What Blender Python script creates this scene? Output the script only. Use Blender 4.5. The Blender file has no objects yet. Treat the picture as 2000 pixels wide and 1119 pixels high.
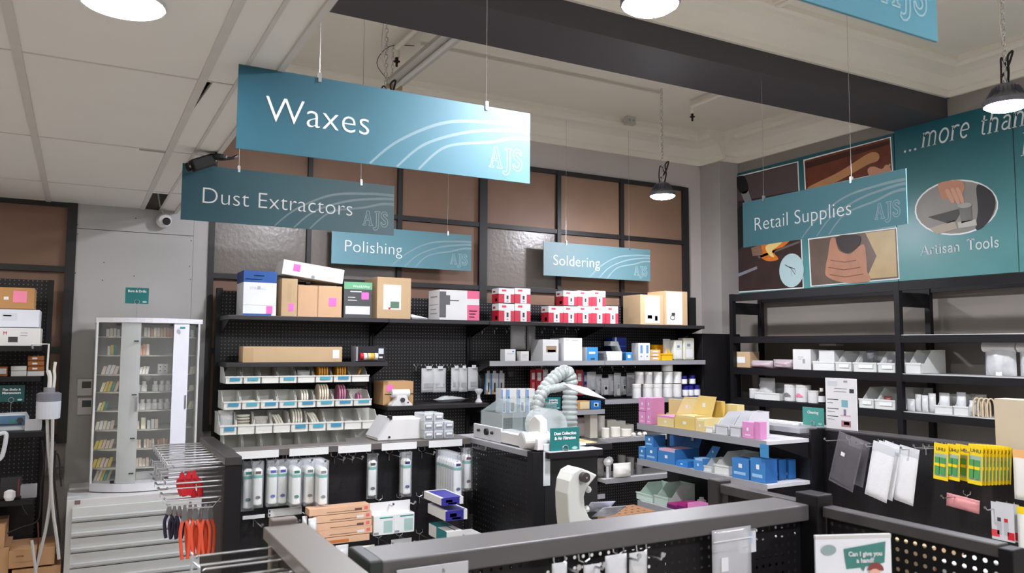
import bpy, bmesh, math, random
from mathutils import Vector, Matrix
random.seed(7)
S = bpy.context.scene
COL = S.collection
# ------------------------------------------------------------------ camera
F, YAW, PITCH, ROLL, H = 1532.03, .502763, .0765213, .00549227, 1.75   # focal length in pixels of 2000x1119
_f = Vector((math.sin(YAW)*math.cos(PITCH), math.cos(YAW)*math.cos(PITCH), math.sin(PITCH)))
_r0 = Vector((math.cos(YAW), -math.sin(YAW), 0)); _u0 = _r0.cross(_f)
_r = _r0*math.cos(ROLL)+_u0*math.sin(ROLL); _u = -_r0*math.sin(ROLL)+_u0*math.cos(ROLL)
CAM = Vector((0, 0, H))
cam = bpy.data.cameras.new('camera'); co = bpy.data.objects.new('camera', cam); COL.objects.link(co)
cam.sensor_width = 36; cam.lens = 36*F/2000; cam.clip_start = .05
cam.dof.use_dof = True; cam.dof.focus_distance = 5.2; cam.dof.aperture_fstop = 5.6
co.matrix_world = Matrix(((_r.x, _u.x, -_f.x, 0), (_r.y, _u.y, -_f.y, 0), (_r.z, _u.z, -_f.z, H), (0, 0, 0, 1)))
S.camera = co
# ------------------------------------------------------------------ world, exposure
w = bpy.data.worlds.new('world'); S.world = w; w.use_nodes = True
w.node_tree.nodes['Background'].inputs[0].default_value = (.8, .85, 1, 1)
w.node_tree.nodes['Background'].inputs[1].default_value = .05
S.view_settings.view_transform = 'Standard'; S.view_settings.look = 'None'
S.view_settings.gamma = 1; S.view_settings.use_curve_mapping = False
S.view_settings.exposure = .75
LAMP = 330      # radiance of the high-bay lamp discs
DOWN = 90       # radiance of the ceiling downlight discs

# ------------------------------------------------------------------ pixels to places
def ray(px, py): return _f+_r*((px-1000)/F)-_u*((py-559.5)/F)
def PY(px, py, Y): d = ray(px, py); return CAM+d*(Y/d.y)
def PX(px, py, X): d = ray(px, py); return CAM+d*(X/d.x)
def PZ(px, py, Z): d = ray(px, py); return CAM+d*((Z-H)/d.z)
class Fr:
    """frame of a fixture: local x along it (left to right), local y into it, z up"""
    def __init__(s, ox, oy, a):
        s.o = Vector((ox, oy, 0)); s.a = a
        s.x = Vector((math.cos(a), math.sin(a), 0)); s.y = Vector((-math.sin(a), math.cos(a), 0))
    def W(s, x, y, z): return s.o+s.x*x+s.y*y+Vector((0, 0, z))
    def pix(s, px, py, ly):
        d = ray(px, py); p0 = s.o+s.y*ly
        t = (p0-CAM).dot(s.y)/d.dot(s.y); p = CAM+d*t
        return (p-s.o).dot(s.x), p.z
FW = Fr(0, 0, 0)                    # back wall
FR = Fr(0, 0, -math.pi/2)           # right wall: local y = world x, local x = -world y

# ------------------------------------------------------------------ materials
MC = {}
def lin(h):
    h = h.lstrip('#'); c = [int(h[i:i+2], 16)/255 for i in (0, 2, 4)]
    return tuple(v/12.92 if v <= .04045 else ((v+.055)/1.055)**2.4 for v in c)+(1,)
def nt(name):
    m = bpy.data.materials.new(name); m.use_nodes = True
    return m, m.node_tree, m.node_tree.nodes['Principled BSDF']
def mat(col, rough=.6, metal=0, alpha=1, var=.06, scale=9, spec=.5, bump=0, trans=0, coat=0):
    key = (col, rough, metal, alpha, var, scale, bump, trans, coat)
    if key in MC: return MC[key]
    m, t, b = nt('m_%s_%d' % (col.strip('#'), len(MC)))
    c = lin(col); n = t.nodes; l = t.links
    tc = n.new('ShaderNodeTexCoord'); no = n.new('ShaderNodeTexNoise'); no.inputs['Scale'].default_value = scale
    no.inputs['Detail'].default_value = 3
    l.new(tc.outputs['Object'], no.inputs['Vector'])
    mx = n.new('ShaderNodeMix'); mx.data_type = 'RGBA'
    mx.inputs['A'].default_value = tuple(v*(1-var) for v in c[:3])+(1,)
    mx.inputs['B'].default_value = tuple(min(1, v*(1+var)) for v in c[:3])+(1,)
    l.new(no.outputs['Fac'], mx.inputs['Factor']); l.new(mx.outputs['Result'], b.inputs['Base Color'])
    b.inputs['Roughness'].default_value = rough; b.inputs['Metallic'].default_value = metal
    b.inputs['Alpha'].default_value = alpha; b.inputs['Specular IOR Level'].default_value = spec
    b.inputs['Coat Weight'].default_value = coat
    if bump:
        bp = n.new('ShaderNodeBump'); bp.inputs['Strength'].default_value = bump; bp.inputs['Distance'].default_value = .01
        n2 = n.new('ShaderNodeTexNoise'); n2.inputs['Scale'].default_value = scale*4
        l.new(tc.outputs['Object'], n2.inputs['Vector']); l.new(n2.outputs['Fac'], bp.inputs['Height'])
        l.new(bp.outputs['Normal'], b.inputs['Normal'])
    MC[key] = m
    return m
def glow(col, strength):
    m, t, b = nt('glow'); b.inputs['Base Color'].default_value = lin(col)
    b.inputs['Emission Color'].default_value = lin(col); b.inputs['Emission Strength'].default_value = strength
    return m
def grad(c0, c1, axis, lo, hi, rough=.35, c2=None):
    """printed colour, some with lamp light put in, running along one object axis from lo to hi"""
    m, t, b = nt('print_light_gradient'); n = t.nodes; l = t.links
    tc = n.new('ShaderNodeTexCoord'); sp = n.new('ShaderNodeSeparateXYZ'); l.new(tc.outputs['Object'], sp.inputs[0])
    mr = n.new('ShaderNodeMapRange'); mr.inputs[1].default_value = lo; mr.inputs[2].default_value = hi
    l.new(sp.outputs['XYZ'.index(axis)], mr.inputs[0])
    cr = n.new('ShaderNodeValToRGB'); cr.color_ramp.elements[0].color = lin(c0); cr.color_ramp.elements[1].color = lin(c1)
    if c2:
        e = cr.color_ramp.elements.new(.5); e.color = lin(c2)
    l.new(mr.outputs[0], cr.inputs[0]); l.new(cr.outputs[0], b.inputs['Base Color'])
    b.inputs['Roughness'].default_value = rough
    return m
def pegmat(base, dot, pitch=.0254, r=.0034, rough=.5, ax=('X', 'Z')):
    """powder-coated perforated sheet: small regular holes as round marks"""
    m, t, b = nt('pegboard'); n = t.nodes; l = t.links
    tc = n.new('ShaderNodeTexCoord'); sp = n.new('ShaderNodeSeparateXYZ'); l.new(tc.outputs['Object'], sp.inputs[0])
    sq = []
    for a in ax:
        pp = n.new('ShaderNodeMath'); pp.operation = 'PINGPONG'; pp.inputs[1].default_value = pitch/2
        l.new(sp.outputs['XYZ'.index(a)], pp.inputs[0])
        s2 = n.new('ShaderNodeMath'); s2.operation = 'MULTIPLY'; l.new(pp.outputs[0], s2.inputs[0]); l.new(pp.outputs[0], s2.inputs[1])
        sq.append(s2)
    ad = n.new('ShaderNodeMath'); ad.operation = 'ADD'; l.new(sq[0].outputs[0], ad.inputs[0]); l.new(sq[1].outputs[0], ad.inputs[1])
    lt = n.new('ShaderNodeMath'); lt.operation = 'LESS_THAN'; lt.inputs[1].default_value = r*r; l.new(ad.outputs[0], lt.inputs[0])
    mx = n.new('ShaderNodeMix'); mx.data_type = 'RGBA'; mx.inputs['A'].default_value = lin(base); mx.inputs['B'].default_value = lin(dot)
    l.new(lt.outputs[0], mx.inputs['Factor']); l.new(mx.outputs['Result'], b.inputs['Base Color'])
    b.inputs['Roughness'].default_value = rough
    return m
BLACK = mat('#121013', .5, spec=.35); BLACK2 = mat('#0d0c0e', .6); CAP = mat('#5a5757', .42, var=.12, scale=5); CAPD = mat('#3c393a', .35)
GREYCAP = mat('#6a6561', .4); WHITE = mat('#dddcdb', .5); OFFW = mat('#d8d5cf', .55); CHROME = mat('#c9c9cc', .25, .9)
PAPER = mat('#e6e5e6', .8); TAN = mat('#c9ad86', .85, var=.1, scale=14); TAN2 = mat('#bb9468', .85, var=.1, scale=14); TAN3 = mat('#c2a580', .8)
PINKNOTE = mat('#f774c0', .8); TEAL = mat('#18706f', .4); TEALT = mat('#2f8f8d', .5); STRIP = mat('#e2e3e4', .4)
SILV = mat('#a9a9ae', .35, .3); ALU = mat('#b8b8bb', .3, .5)
BIN = mat('#ecece6', .35, alpha=.8, var=.03); BINC = mat('#f4f5f2', .2, alpha=.68, var=.03)
CLEAR = mat('#eef2f5', .12, alpha=.22, var=.03, bump=.25, scale=20); CLEAR2 = mat('#f6f7f8', .15, alpha=.58, bump=.3, scale=20)
GLASS = mat('#eef4f4', .04, alpha=.05, var=0); INK = mat('#3a3a3c', .7); INKL = mat('#9a9a9e', .8); RED = mat('#c3202c', .45); ORNG = mat('#e0583a', .45)
BLUE = mat('#1f5fa8', .5); BLUEL = mat('#3f86c6', .45); NAVY = mat('#201f74', .5); PINK = mat('#d990bf', .5); YELB = mat('#ddc88c', .55); YELL = mat('#f0cf1e', .45)
SKINP = mat('#c98f74', .6); PEG = pegmat('#100e11', '#7d7a7d', r=.0042); PEGD = pegmat('#151216', '#030304', r=.0045); PEGL = pegmat('#100e11', '#6b686b', r=.0036)
MAGENTA = mat('#b02a7c', .5); PURPLE = mat('#5f1a58', .5); GREENK = mat('#3b8a53', .5); CREAMP = mat('#e6dcae', .6); PEACH = mat('#d59a74', .6)

# ------------------------------------------------------------------ mesh builder
class B:
    def __init__(s): s.v = []; s.f = []
    def add(s, vs, fs):
        k = len(s.v); s.v += [tuple(v) for v in vs]; s.f += [tuple(i+k for i in f) for f in fs]; return s
    def box(s, x0, x1, y0, y1, z0, z1):
        return s.add([(x0, y0, z0), (x1, y0, z0), (x1, y1, z0), (x0, y1, z0), (x0, y0, z1), (x1, y0, z1), (x1, y1, z1), (x0, y1, z1)],
                     [(0, 3, 2, 1), (4, 5, 6, 7), (0, 1, 5, 4), (1, 2, 6, 5), (2, 3, 7, 6), (3, 0, 4, 7)])
    def prism(s, pts, axis, a, b):
        n = len(pts)
        def pt(p, c):
            return {'x': (c, p[0], p[1]), 'y': (p[0], c, p[1]), 'z': (p[0], p[1], c)}[axis]
        vs = [pt(p, a) for p in pts]+[pt(p, b) for p in pts]
        return s.add(vs, [tuple(range(n)), tuple(range(2*n-1, n-1, -1))]+[(i, (i+1) % n, (i+1) % n+n, i+n) for i in range(n)])
    def poly(s, pts): return s.add(pts, [tuple(range(len(pts)))])
    def cyl(s, p, q, r, n=12, r2=None):
        p = Vector(p); q = Vector(q); d = (q-p).normalized(); r2 = r if r2 is None else r2
        u = d.orthogonal().normalized(); v = d.cross(u); vs = []
        for c, rr in ((p, r), (q, r2)):
            vs += [c+(u*math.cos(2*math.pi*i/n)+v*math.sin(2*math.pi*i/n))*rr for i in range(n)]
        return s.add(vs, [tuple(range(n)), tuple(range(2*n-1, n-1, -1))]+[(i, (i+1) % n, (i+1) % n+n, i+n) for i in range(n)])
    def lathe(s, prof, n=20, c=(0, 0, 0)):
        vs = []; fs = []; m = len(prof)
        for r, z in prof:
            vs += [(c[0]+r*math.cos(2*math.pi*i/n), c[1]+r*math.sin(2*math.pi*i/n), c[2]+z) for i in range(n)]
        for k in range(m-1):
            fs += [(k*n+i, k*n+(i+1) % n, (k+1)*n+(i+1) % n, (k+1)*n+i) for i in range(n)]
        fs += [tuple(range(n-1, -1, -1)), tuple(range((m-1)*n, m*n))]
        return s.add(vs, fs)
    def tube(s, pts, r, n=6, rs=None):
        pts = [Vector(p) for p in pts]; k = len(pts); vs = []; fs = []
        up = None
        for i, p in enumerate(pts):
            d = (pts[min(i+1, k-1)]-pts[max(i-1, 0)]).normalized()
            if up is None: up = d.orthogonal().normalized()
            up = (up-d*up.dot(d))
            up = up.normalized() if up.length > 1e-6 else d.orthogonal().normalized()
            v = d.cross(up); rr = rs[i] if rs else r
            vs += [p+(up*math.cos(2*math.pi*j/n)+v*math.sin(2*math.pi*j/n))*rr for j in range(n)]
        for i in range(k-1):
            fs += [(i*n+j, i*n+(j+1) % n, (i+1)*n+(j+1) % n, (i+1)*n+j) for j in range(n)]
        fs += [tuple(range(n-1, -1, -1)), tuple(range((k-1)*n, k*n))]
        return s.add(vs, fs)
    def mesh(s, name, smooth=False):
        me = bpy.data.meshes.new(name); me.from_pydata(s.v, [], s.f)
        bm = bmesh.new(); bm.from_mesh(me); bmesh.ops.recalc_face_normals(bm, faces=bm.faces); bm.to_mesh(me); bm.free()
        if smooth:
            for p in me.polygons: p.use_smooth = True
        return me
    def build(s, name, m, parent=None, loc=None, rz=0, smooth=False, bevel=0, rot=None):
        return mkobj(name, s.mesh(name, smooth), m, parent, loc, rz, bevel, rot)
def mkobj(name, me, m, parent=None, loc=None, rz=0, bevel=0, rot=None):
    o = bpy.data.objects.new(name, me); COL.objects.link(o)
    if m and not me.materials: me.materials.append(m)
    if parent: o.parent = parent
    if loc is not None: o.location = loc
    o.rotation_euler = rot if rot else (0, 0, rz)
    if bevel:
        bv = o.modifiers.new('bevel', 'BEVEL'); bv.width = bevel; bv.segments = 2; bv.limit_method = 'ANGLE'
    return o
def tag(o, label, cat, group=None):
    o['label'] = label; o['category'] = cat
    if group: o['group'] = group
    return o
def struct(o): o['kind'] = 'structure'; return o
def thing(name, label, cat, loc=(0, 0, 0), rz=0, group=None, rot=None):
    o = bpy.data.objects.new(name, None); COL.objects.link(o); o.empty_display_size = .05
    o.location = loc; o.rotation_euler = rot if rot else (0, 0, rz)
    return tag(o, label, cat, group)
def cr(pts, n=6, closed=False):
    """smooth curve through points"""
    P = [Vector(p) for p in pts]; out = []; k = len(P)
    for i in range(k if closed else k-1):
        g = (lambda j: P[j % k]) if closed else (lambda j: P[max(0, min(k-1, j))])
        a, b, c, d = g(i-1), g(i), g(i+1), g(i+2)
        for q in range(n):
            t = q/n
            out.append(.5*((2*b)+(c-a)*t+(2*a-5*b+4*c-d)*t*t+(3*b-a-3*c+d)*t**3))
    if not closed: out.append(P[-1])
    return out
ORD = ['first', 'second', 'third', 'fourth', 'fifth', 'sixth', 'seventh', 'eighth', 'ninth', 'tenth', 'eleventh', 'twelfth', 'thirteenth', 'fourteenth', 'fifteenth', 'sixteenth']
def nth(i, n):
    if n == 1: return 'single'
    if i == 0: return 'leftmost'
    if i == n-1: return 'rightmost'
    return ORD[i]+' from left'
# ---- lettering
def text(body, size, m, parent, loc, rot, align='LEFT', off=0, shear=0, name='lettering', ext=.0004, sp=1, valign='BOTTOM_BASELINE'):
    cu = bpy.data.curves.new(name, 'FONT'); cu.body = body; cu.size = size; cu.align_x = align; cu.align_y = valign
    cu.offset = off; cu.shear = shear; cu.extrude = ext; cu.space_character = sp; cu.resolution_u = 4
    o = bpy.data.objects.new(name, cu); COL.objects.link(o)
    dg = bpy.context.evaluated_depsgraph_get(); me = bpy.data.meshes.new_from_object(o.evaluated_get(dg))
    bpy.data.objects.remove(o); bpy.data.curves.remove(cu)
    if ' ' not in body: return mkobj(name, me, m, parent, loc, 0, 0, rot)
    bm = bmesh.new(); bm.from_mesh(me); bm.verts.ensure_lookup_table()      # one mesh for each word
    iv = sorted((min(v.co.x for v in f.verts), max(v.co.x for v in f.verts)) for f in bm.faces)
    cuts = []; hi = iv[0][1]
    for a, c in iv:
        if a > hi+size*.14: cuts.append((a+hi)/2)
        hi = max(hi, c)
    bm.free(); o = None; P = [tuple(v.co) for v in me.vertices]
    for k in range(len(cuts)+1):
        lo = cuts[k-1] if k else -1e9; up = cuts[k] if k < len(cuts) else 1e9
        fs = [tuple(p.vertices) for p in me.polygons if lo < P[p.vertices[0]][0] < up]
        used = sorted({i for f in fs for i in f}); mp = {v: i for i, v in enumerate(used)}
        m2 = bpy.data.meshes.new(name); m2.from_pydata([P[i] for i in used], [], [tuple(mp[i] for i in f) for f in fs])
        o = mkobj(name, m2, m, parent, loc, 0, 0, rot)
    return o
VERT = (math.pi/2, 0, 0)
def ribbon(b, pts, w0, y, w1=None):
    """flat stroke in the xz plane at depth y, thickness .6 mm"""
    pts = [Vector((p[0], p[1])) for p in pts]; k = len(pts); L = []; R = []
    for i, p in enumerate(pts):
        d = pts[min(i+1, k-1)]-pts[max(i-1, 0)]; d = d/(d.length or 1); n = Vector((-d.y, d.x))
        wd = w0 if w1 is None else w0+(w1-w0)*i/(k-1)
        L.append(p+n*wd/2); R.append(p-n*wd/2)
    vs = [(p.x, y, p.y) for p in L]+[(p.x, y, p.y) for p in R]
    b.add(vs, [(i, i+1, k+i+1, k+i) for i in range(k-1)])
SA = [(0, 0), (0, .07), (.08, .08), (.36, 1), (.54, 1), (.84, .08), (.95, .07), (.95, 0), (.55, 0), (.55, .07), (.66, .09), (.59, .33), (.26, .33), (.19, .09), (.30, .07), (.30, 0), (0, 0)]
SA2 = [(.29, .42), (.42, .82), (.55, .42), (.29, .42)]
SJ = [(.12, 1), (.62, 1), (.62, .93), (.5, .91), (.5, .02), (.44, -.17), (.3, -.27), (.1, -.29), (-.02, -.2), (.02, -.1), (.12, -.14), (.24, -.1), (.28, .02), (.28, .91), (.12, .93), (.12, 1)]
def s_outline():
    c = cr([(.60, .74, 0), (.52, .9, 0), (.32, .94, 0), (.14, .84, 0), (.15, .68, 0), (.32, .55, 0), (.52, .42, 0), (.57, .24, 0), (.46, .09, 0), (.26, .05, 0), (.10, .14, 0), (.05, .28, 0)], 4)
    k = len(c); L = []; R = []
    for i, p in enumerate(c):
        d = (c[min(i+1, k-1)]-c[max(0, i-1)]).normalized(); n = Vector((-d.y, d.x, 0))*(.05+.06*math.sin(math.pi*i/(k-1)))
        L.append((p+n)[:2]); R.append((p-n)[:2])
    o = L+R[::-1]; return o+[o[0]]
LOGO = [(SA, 0), (SA2, 0), (SJ, .98), (s_outline(), 1.68)]
# serif stroke letters: polylines (x, z) with widths; x-height .64
def arc(cx, cz, rx, rz, a0, a1, n=9): return [(cx+rx*math.cos(math.radians(a0+(a1-a0)*i/n)), cz+rz*math.sin(math.radians(a0+(a1-a0)*i/n))) for i in range(n+1)]
def sf(x, z, w=.16): return ([(x-w/2, z), (x+w/2, z)], .035)
GL = {
 '.': (.24, [(arc(.1, .05, .03, .03, 0, 360), .06)]),
 'm': (1.0, [([(.14, 0), (.14, .64)], .1), (arc(.31, .44, .17, .18, 170, 0)+[(.48, 0)], .085), (arc(.65, .44, .17, .18, 170, 0)+[(.82, 0)], .085), sf(.14, .015, .2), sf(.48, .015, .2), sf(.82, .015, .2), sf(.09, .62, .12)]),
 'n': (.68, [([(.14, 0), (.14, .64)], .1), (arc(.32, .44, .18, .18, 170, 0)+[(.5, 0)], .09), sf(.14, .015, .22), sf(.5, .015, .22), sf(.09, .62, .12)]),
 'o': (.66, [(arc(.31, .32, .24, .29, 0, 360, 18), .09)]),
 'r': (.5, [([(.14, 0), (.14, .64)], .1), (arc(.34, .42, .2, .19, 170, 50), .08), sf(.14, .015, .24), sf(.09, .62, .12)]),
 'e': (.58, [([(.1, .34), (.5, .34)], .05), (arc(.3, .32, .21, .29, 8, 315, 16), .085)]),
 't': (.42, [([(.17, .84), (.17, .14)], .09), (arc(.28, .14, .11, .11, 180, 300), .07), ([(.04, .62), (.36, .62)], .045)]),
 'h': (.68, [([(.14, 0), (.14, 1.0)], .1), (arc(.32, .44, .18, .18, 170, 0)+[(.5, 0)], .09), sf(.14, .015, .22), sf(.5, .015, .22), sf(.09, .98, .12)]),
 'a': (.6, [(arc(.28, .46, .17, .15, 160, 0)+[(.45, .02)], .085), (arc(.26, .19, .16, .16, 60, 330, 12), .075), sf(.5, .015, .12)]),
 'i': (.32, [([(.15, 0), (.15, .64)], .1), (arc(.15, .85, .03, .03, 0, 360), .07), sf(.15, .015, .24), sf(.1, .62, .12)]),
 's': (.5, [([(.4, .5), (.32, .6), (.2, .61), (.11, .52), (.13, .42), (.25, .34), (.37, .25), (.38, .13), (.28, .04), (.15, .05), (.07, .16)], .08)]),
 'l': (.32, [([(.15, 0), (.15, 1)], .1), sf(.15, .015, .24), sf(.1, .98, .12)]),
 'A': (.9, [([(.08, 0), (.42, .98)], .05), ([(.42, .98), (.78, 0)], .12), ([(.2, .34), (.62, .34)], .045), sf(.08, .015, .24), sf(.78, .015, .28)]),
 'T': (.8, [([(.38, 0), (.38, .98)], .12), ([(.04, .95), (.72, .95)], .06), ([(.05, .97), (.05, .8)], .05), ([(.71, .97), (.71, .8)], .05), sf(.38, .015, .3)]),
 'L': (.7, [([(.16, 0), (.16, .98)], .12), sf(.16, .96, .3), ([(.04, .02), (.6, .02)], .05), ([(.6, 0), (.62, .2)], .05)]),
 ' ': (.36, []),
}
def serif(b, s, x, z, size, y, shear=0, wmul=1):
    for ch in s:
        adv, st = GL[ch]
        for pts, wd in st:
            ribbon(b, [(x+(p[0]+p[1]*shear)*size, z+p[1]*size) for p in pts], wd*size*wmul, y)
        x += adv*size
    return x
# ---- boxes and other goods placed from their outline on a known plane
def patch(face, u0, v0, u1, v1, w, h, d, t=.0008):
    b = B()
    if face == 'f': b.box(-w/2+u0*w, -w/2+u1*w, -t, 0, v0*h, v1*h)
    elif face == 'l': b.box(-w/2-t, -w/2, d*(1-u1), d*(1-u0), v0*h, v1*h)
    elif face == 'r': b.box(w/2, w/2+t, d*u0, d*u1, v0*h, v1*h)
    else: b.box(-w/2+u0*w, -w/2+u1*w, d*v0, d*v1, h, h+t)
    return b
def bx(fr, ly, x0, x1, yt, yb, d, m, name, label, cat='box', z=None, group=None, pr=(), yaw=0, bev=.002, tx=(), roll=0):
    a, zz = fr.pix(x0, yb, ly); c, z2 = fr.pix(x1, yb, ly)
    zb = z+.0012 if z is not None else (zz+z2)/2
    h = fr.pix((x0+x1)/2, yt, ly)[1]-zb; w = abs(c-a)
    loc = fr.W((a+c)/2, ly, zb)
    b = B().box(-w/2, w/2, 0, d, 0, h)
    rot = (0, roll, fr.a+yaw)
    if not pr and not tx:
        o = b.build(name, m, loc=loc, rot=rot, bevel=bev); tag(o, label, cat, group)
    else:
        o = thing(name, label, cat, loc, group=group, rot=rot)
        b.build('body', m, o, bevel=bev)
        for q in pr:
            patch(q[0], q[1], q[2], q[3], q[4], w, h, d, q[7] if len(q) > 7 else .0008).build(q[6] if len(q) > 6 else 'print', q[5], o)
        for s, u, v, sz, tm in tx:
            text(s, sz*h, tm, o, (-w/2+u*w, -.0015, v*h), VERT, off=0)
    return o
BINM = {}
def binmesh(w, d, h):
    k = (round(w, 3), round(d, 3), round(h, 3))
    if k not in BINM:
        b = B(); t = .003
        b.box(0, w, .01, d, 0, t).box(0, w, d-t, d, 0, h).box(0, w, 0, t, .0, h*.42).box(-.002, w+.002, -.004, .004, h*.38, h*.46)
        for x in (0, w-t):
            b.prism([(0, 0), (d, 0), (d, h), (d*.45, h), (d*.16, h*.44), (0, h*.44)], 'x', x, x+t)
        b.box(-.002, w+.002, d-.006, d, h-.006, h+.002).box(w*.1, w*.9, -.006, 0, .0, .006)
        BINM[k] = b.mesh('bin')
    return BINM[k]
def bin_(fr, ly, x0, x1, yt, yb, d, label, z=None, m=BIN, lab=None, group='plastic parts bins'):
    a, zz = fr.pix(x0, yb, ly); c, _ = fr.pix(x1, yb, ly); zb = zz if z is None else z+.0012
    w = c-a-.005; h = fr.pix((x0+x1)/2, yt, ly)[1]-zb
    o = thing('parts_bin', label, 'bin', fr.W(a, ly, zb), fr.a, group)
    me = binmesh(w, d, h)
    if not me.materials: me.materials.append(m)
    t = mkobj('tray', me, None, o)
    if t.data.materials[0] is not m:
        t.data = t.data.copy(); t.data.materials[0] = m
    if lab: B().box(w*.25, w*.85, -.0062, -.0042, h*.18, h*.36).build('card_label', lab, o)
    return o, a, w, zb, h
def lathe_item(fr, ly, xc, yt, yb, wpx, prof, m, name, label, cat, z=None, group=None, parts=()):
    """prof and parts: radius fraction, height fraction"""
    a, zz = fr.pix(xc, yb, ly); zb = zz if z is None else z+.0012; h = fr.pix(xc, yt, ly)[1]-zb
    r = abs(fr.pix(xc+wpx/2, yb, ly)[0]-fr.pix(xc-wpx/2, yb, ly)[0])/2
    loc = fr.W(a, ly+r, zb)
    b = B().lathe([(p*r, q*h) for p, q in prof], 18)
    if not parts:
        return tag(b.build(name, m, loc=loc, smooth=False), label, cat, group)
    o = thing(name, label, cat, loc, fr.a, group); b.build('body', m, o)
    for nm, pr, pm in parts: B().lathe([(p*r, q*h) for p, q in pr], 18).build(nm, pm, o)
    return o
def pillow(w, h, t, n=6, k=8, seed=0, top=.12):
    """sagging bag: flat at the header, fuller below; origin top centre, in xz plane"""
    rnd = random.Random(seed); vs = []; fs = []
    for s in (-1, 1):
        for j in range(k+1):
            for i in range(n+1):
                u = i/n; v = j/k
                e = (4*u*(1-u))**.5*max(0, min(1, (v-top)/.25))*min(1, (1-v)*5)
                vs.append((-w/2+u*w+(rnd.random()-.5)*.03*w*(0 < i < n), s*(t/2*e+.0004)+(rnd.random()-.5)*t*.25*e, -v*h))
    m = (n+1)*(k+1)
    for s in (0, 1):
        for j in range(k):
            for i in range(n):
                q = s*m+j*(n+1)+i; fs.append((q, q+1, q+n+2, q+n+1))
    for j in range(k):
        for i in (0, n): q = j*(n+1)+i; fs.append((q, q+n+1, q+m+n+1, q+m))
    for i in range(n):
        for j in (0, k): q = j*(n+1)+i; fs.append((q, q+1, q+m+1, q+m))
    b = B(); b.add(vs, fs); return b
def bag(fr, ly, x0, x1, yt, yb, m, name, label, cat='bag', t=.02, group=None, roll=0, yaw=0, inner=None, header=None, seed=0, ins=None, z=None):
    """a bag hung or held at the plane ly, outline in pixels"""
    xm = (x0+x1)/2; ym = (yt+yb)/2
    a = fr.pix(x0, ym, ly)[0]; c = fr.pix(x1, ym, ly)[0]; zt = fr.pix(xm, yt, ly)[1]; zb = fr.pix(xm, yb, ly)[1] if z is None else z+.0015
    w = c-a; h = zt-zb
    o = thing(name, label, cat, fr.W((a+c)/2, ly, zt), group=group, rot=(0, roll, fr.a+yaw))
    pillow(w, h, t, seed=seed).build('bag_film', m, o, smooth=True)
    if inner: pillow(w*.86, h*.78, t*.7, seed=seed+1).build('contents', inner, o, loc=(0, 0, -h*.18), smooth=True)
    if header: B().box(-w*.5, w*.5, -.0022, .0022, -h*.16, 0).build('header_card', header, o)
    for (u0, v0, u1, v1, im, nm) in ins or ():
        B().box(-w/2+u0*w, -w/2+u1*w, -t*.5-.001, -t*.5, -v1*h, -v0*h).build(nm, im, o)
    return o
HOOKM = {}
def hookmesh(L, r=.0028):
    if (L, r) not in HOOKM:
        b = B(); b.tube([(0, 0, 0), (0, -L*.93, .004), (0, -L, .016)], r, 6)
        b.tube([(-.016, -.004, .022), (-.016, -.006, .008), (0, -.006, 0), (.016, -.006, .008), (.016, -.004, .022)], r*.9, 5)
        b.tube([(0, -.006, 0), (0, -.006, -.03)], r*.9, 5); b.cyl((0, -L-.002, .016), (0, -L+.002, .016), r*2, 8)
        HOOKM[(L, r)] = b.mesh('hook')
    return HOOKM[(L, r)]
def hook(fr, ly, px, py, label, L=.15, group=None, r=.0028):
    a, z = fr.pix(px, py, ly)
    o = mkobj('peg_hook', hookmesh(L, r), CHROME, None, fr.W(a, ly, z), fr.a)
    return tag(o, label, 'hook', group)
def prof_tub(): return [(.9, 0), (1, .03), (1, .78), (.97, .8), (1.04, .8), (1.04, .97), (.98, 1)]
# ================================================================== the room
YW, XR, ZC, ZD, XE = 6.14, 5.86, 3.92, 2.71, .585
XL, YB = -2.6, -2.6
PLAST = mat('#e6dfd1', .85, var=.03, scale=3); PLASTD = mat('#cfc7b9', .85, var=.03); WALLG = mat('#beb5b0', .85, var=.05, scale=2); BEAM = mat('#413d40', .6, var=.06, scale=2)
TILE = mat('#e2dfd8', .9, var=.03, scale=4); TEE = mat('#cbc7bf', .6); BOARD = mat('#b5b3b1', .75, var=.04, scale=3); BROWN = mat('#80614f', .55, var=.1, scale=5); BROWN2 = mat('#8a6d59', .5, var=.08, scale=5)
RIPPLE = mat('#756c65', .3, var=.08, scale=7, bump=.22); FRAME = mat('#211e20', .5); FLOORM = mat('#cdc8c0', .5, var=.08, scale=2)  # RIPPLE: grey of the reflected light is put into the pane colour
struct(B().box(XL, XR+.2, YB, YW+.2, -.1, 0).build('floor', FLOORM))
wb = struct(B().box(XL, XR+.2, YW, YW+.16, 0, ZC).build('wall_back', WALLG))
struct(B().box(XR, XR+.16, YB, YW, 0, ZC).build('wall_right', mat('#878079', .85, var=.05, scale=2)))
struct(B().box(XL-.16, XL, YB, YW+.16, 0, ZC).build('wall_left', WALLG))
struct(B().box(XL-.16, XR+.16, YB-.16, YB, 0, ZC).build('wall_rear', mat('#c9c5bf', .8)))
struct(B().box(XL-.16, XR+.16, YB-.16, YW+.16, ZC, ZC+.1).build('ceiling', PLAST))
struct(B().box(XE-.02, XE, YB, YW, ZD, ZC).build('wall_fascia', PLAST))
colx = 5.61; coly = 5.85
struct(B().box(colx, XR, coly, YW, 0, ZC).build('wall_column', mat('#a19c97', .85)))
struct(B().box(XE, XR, 3.62, 4.09, 3.55, ZC).build('ceiling_beam', BEAM))
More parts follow.
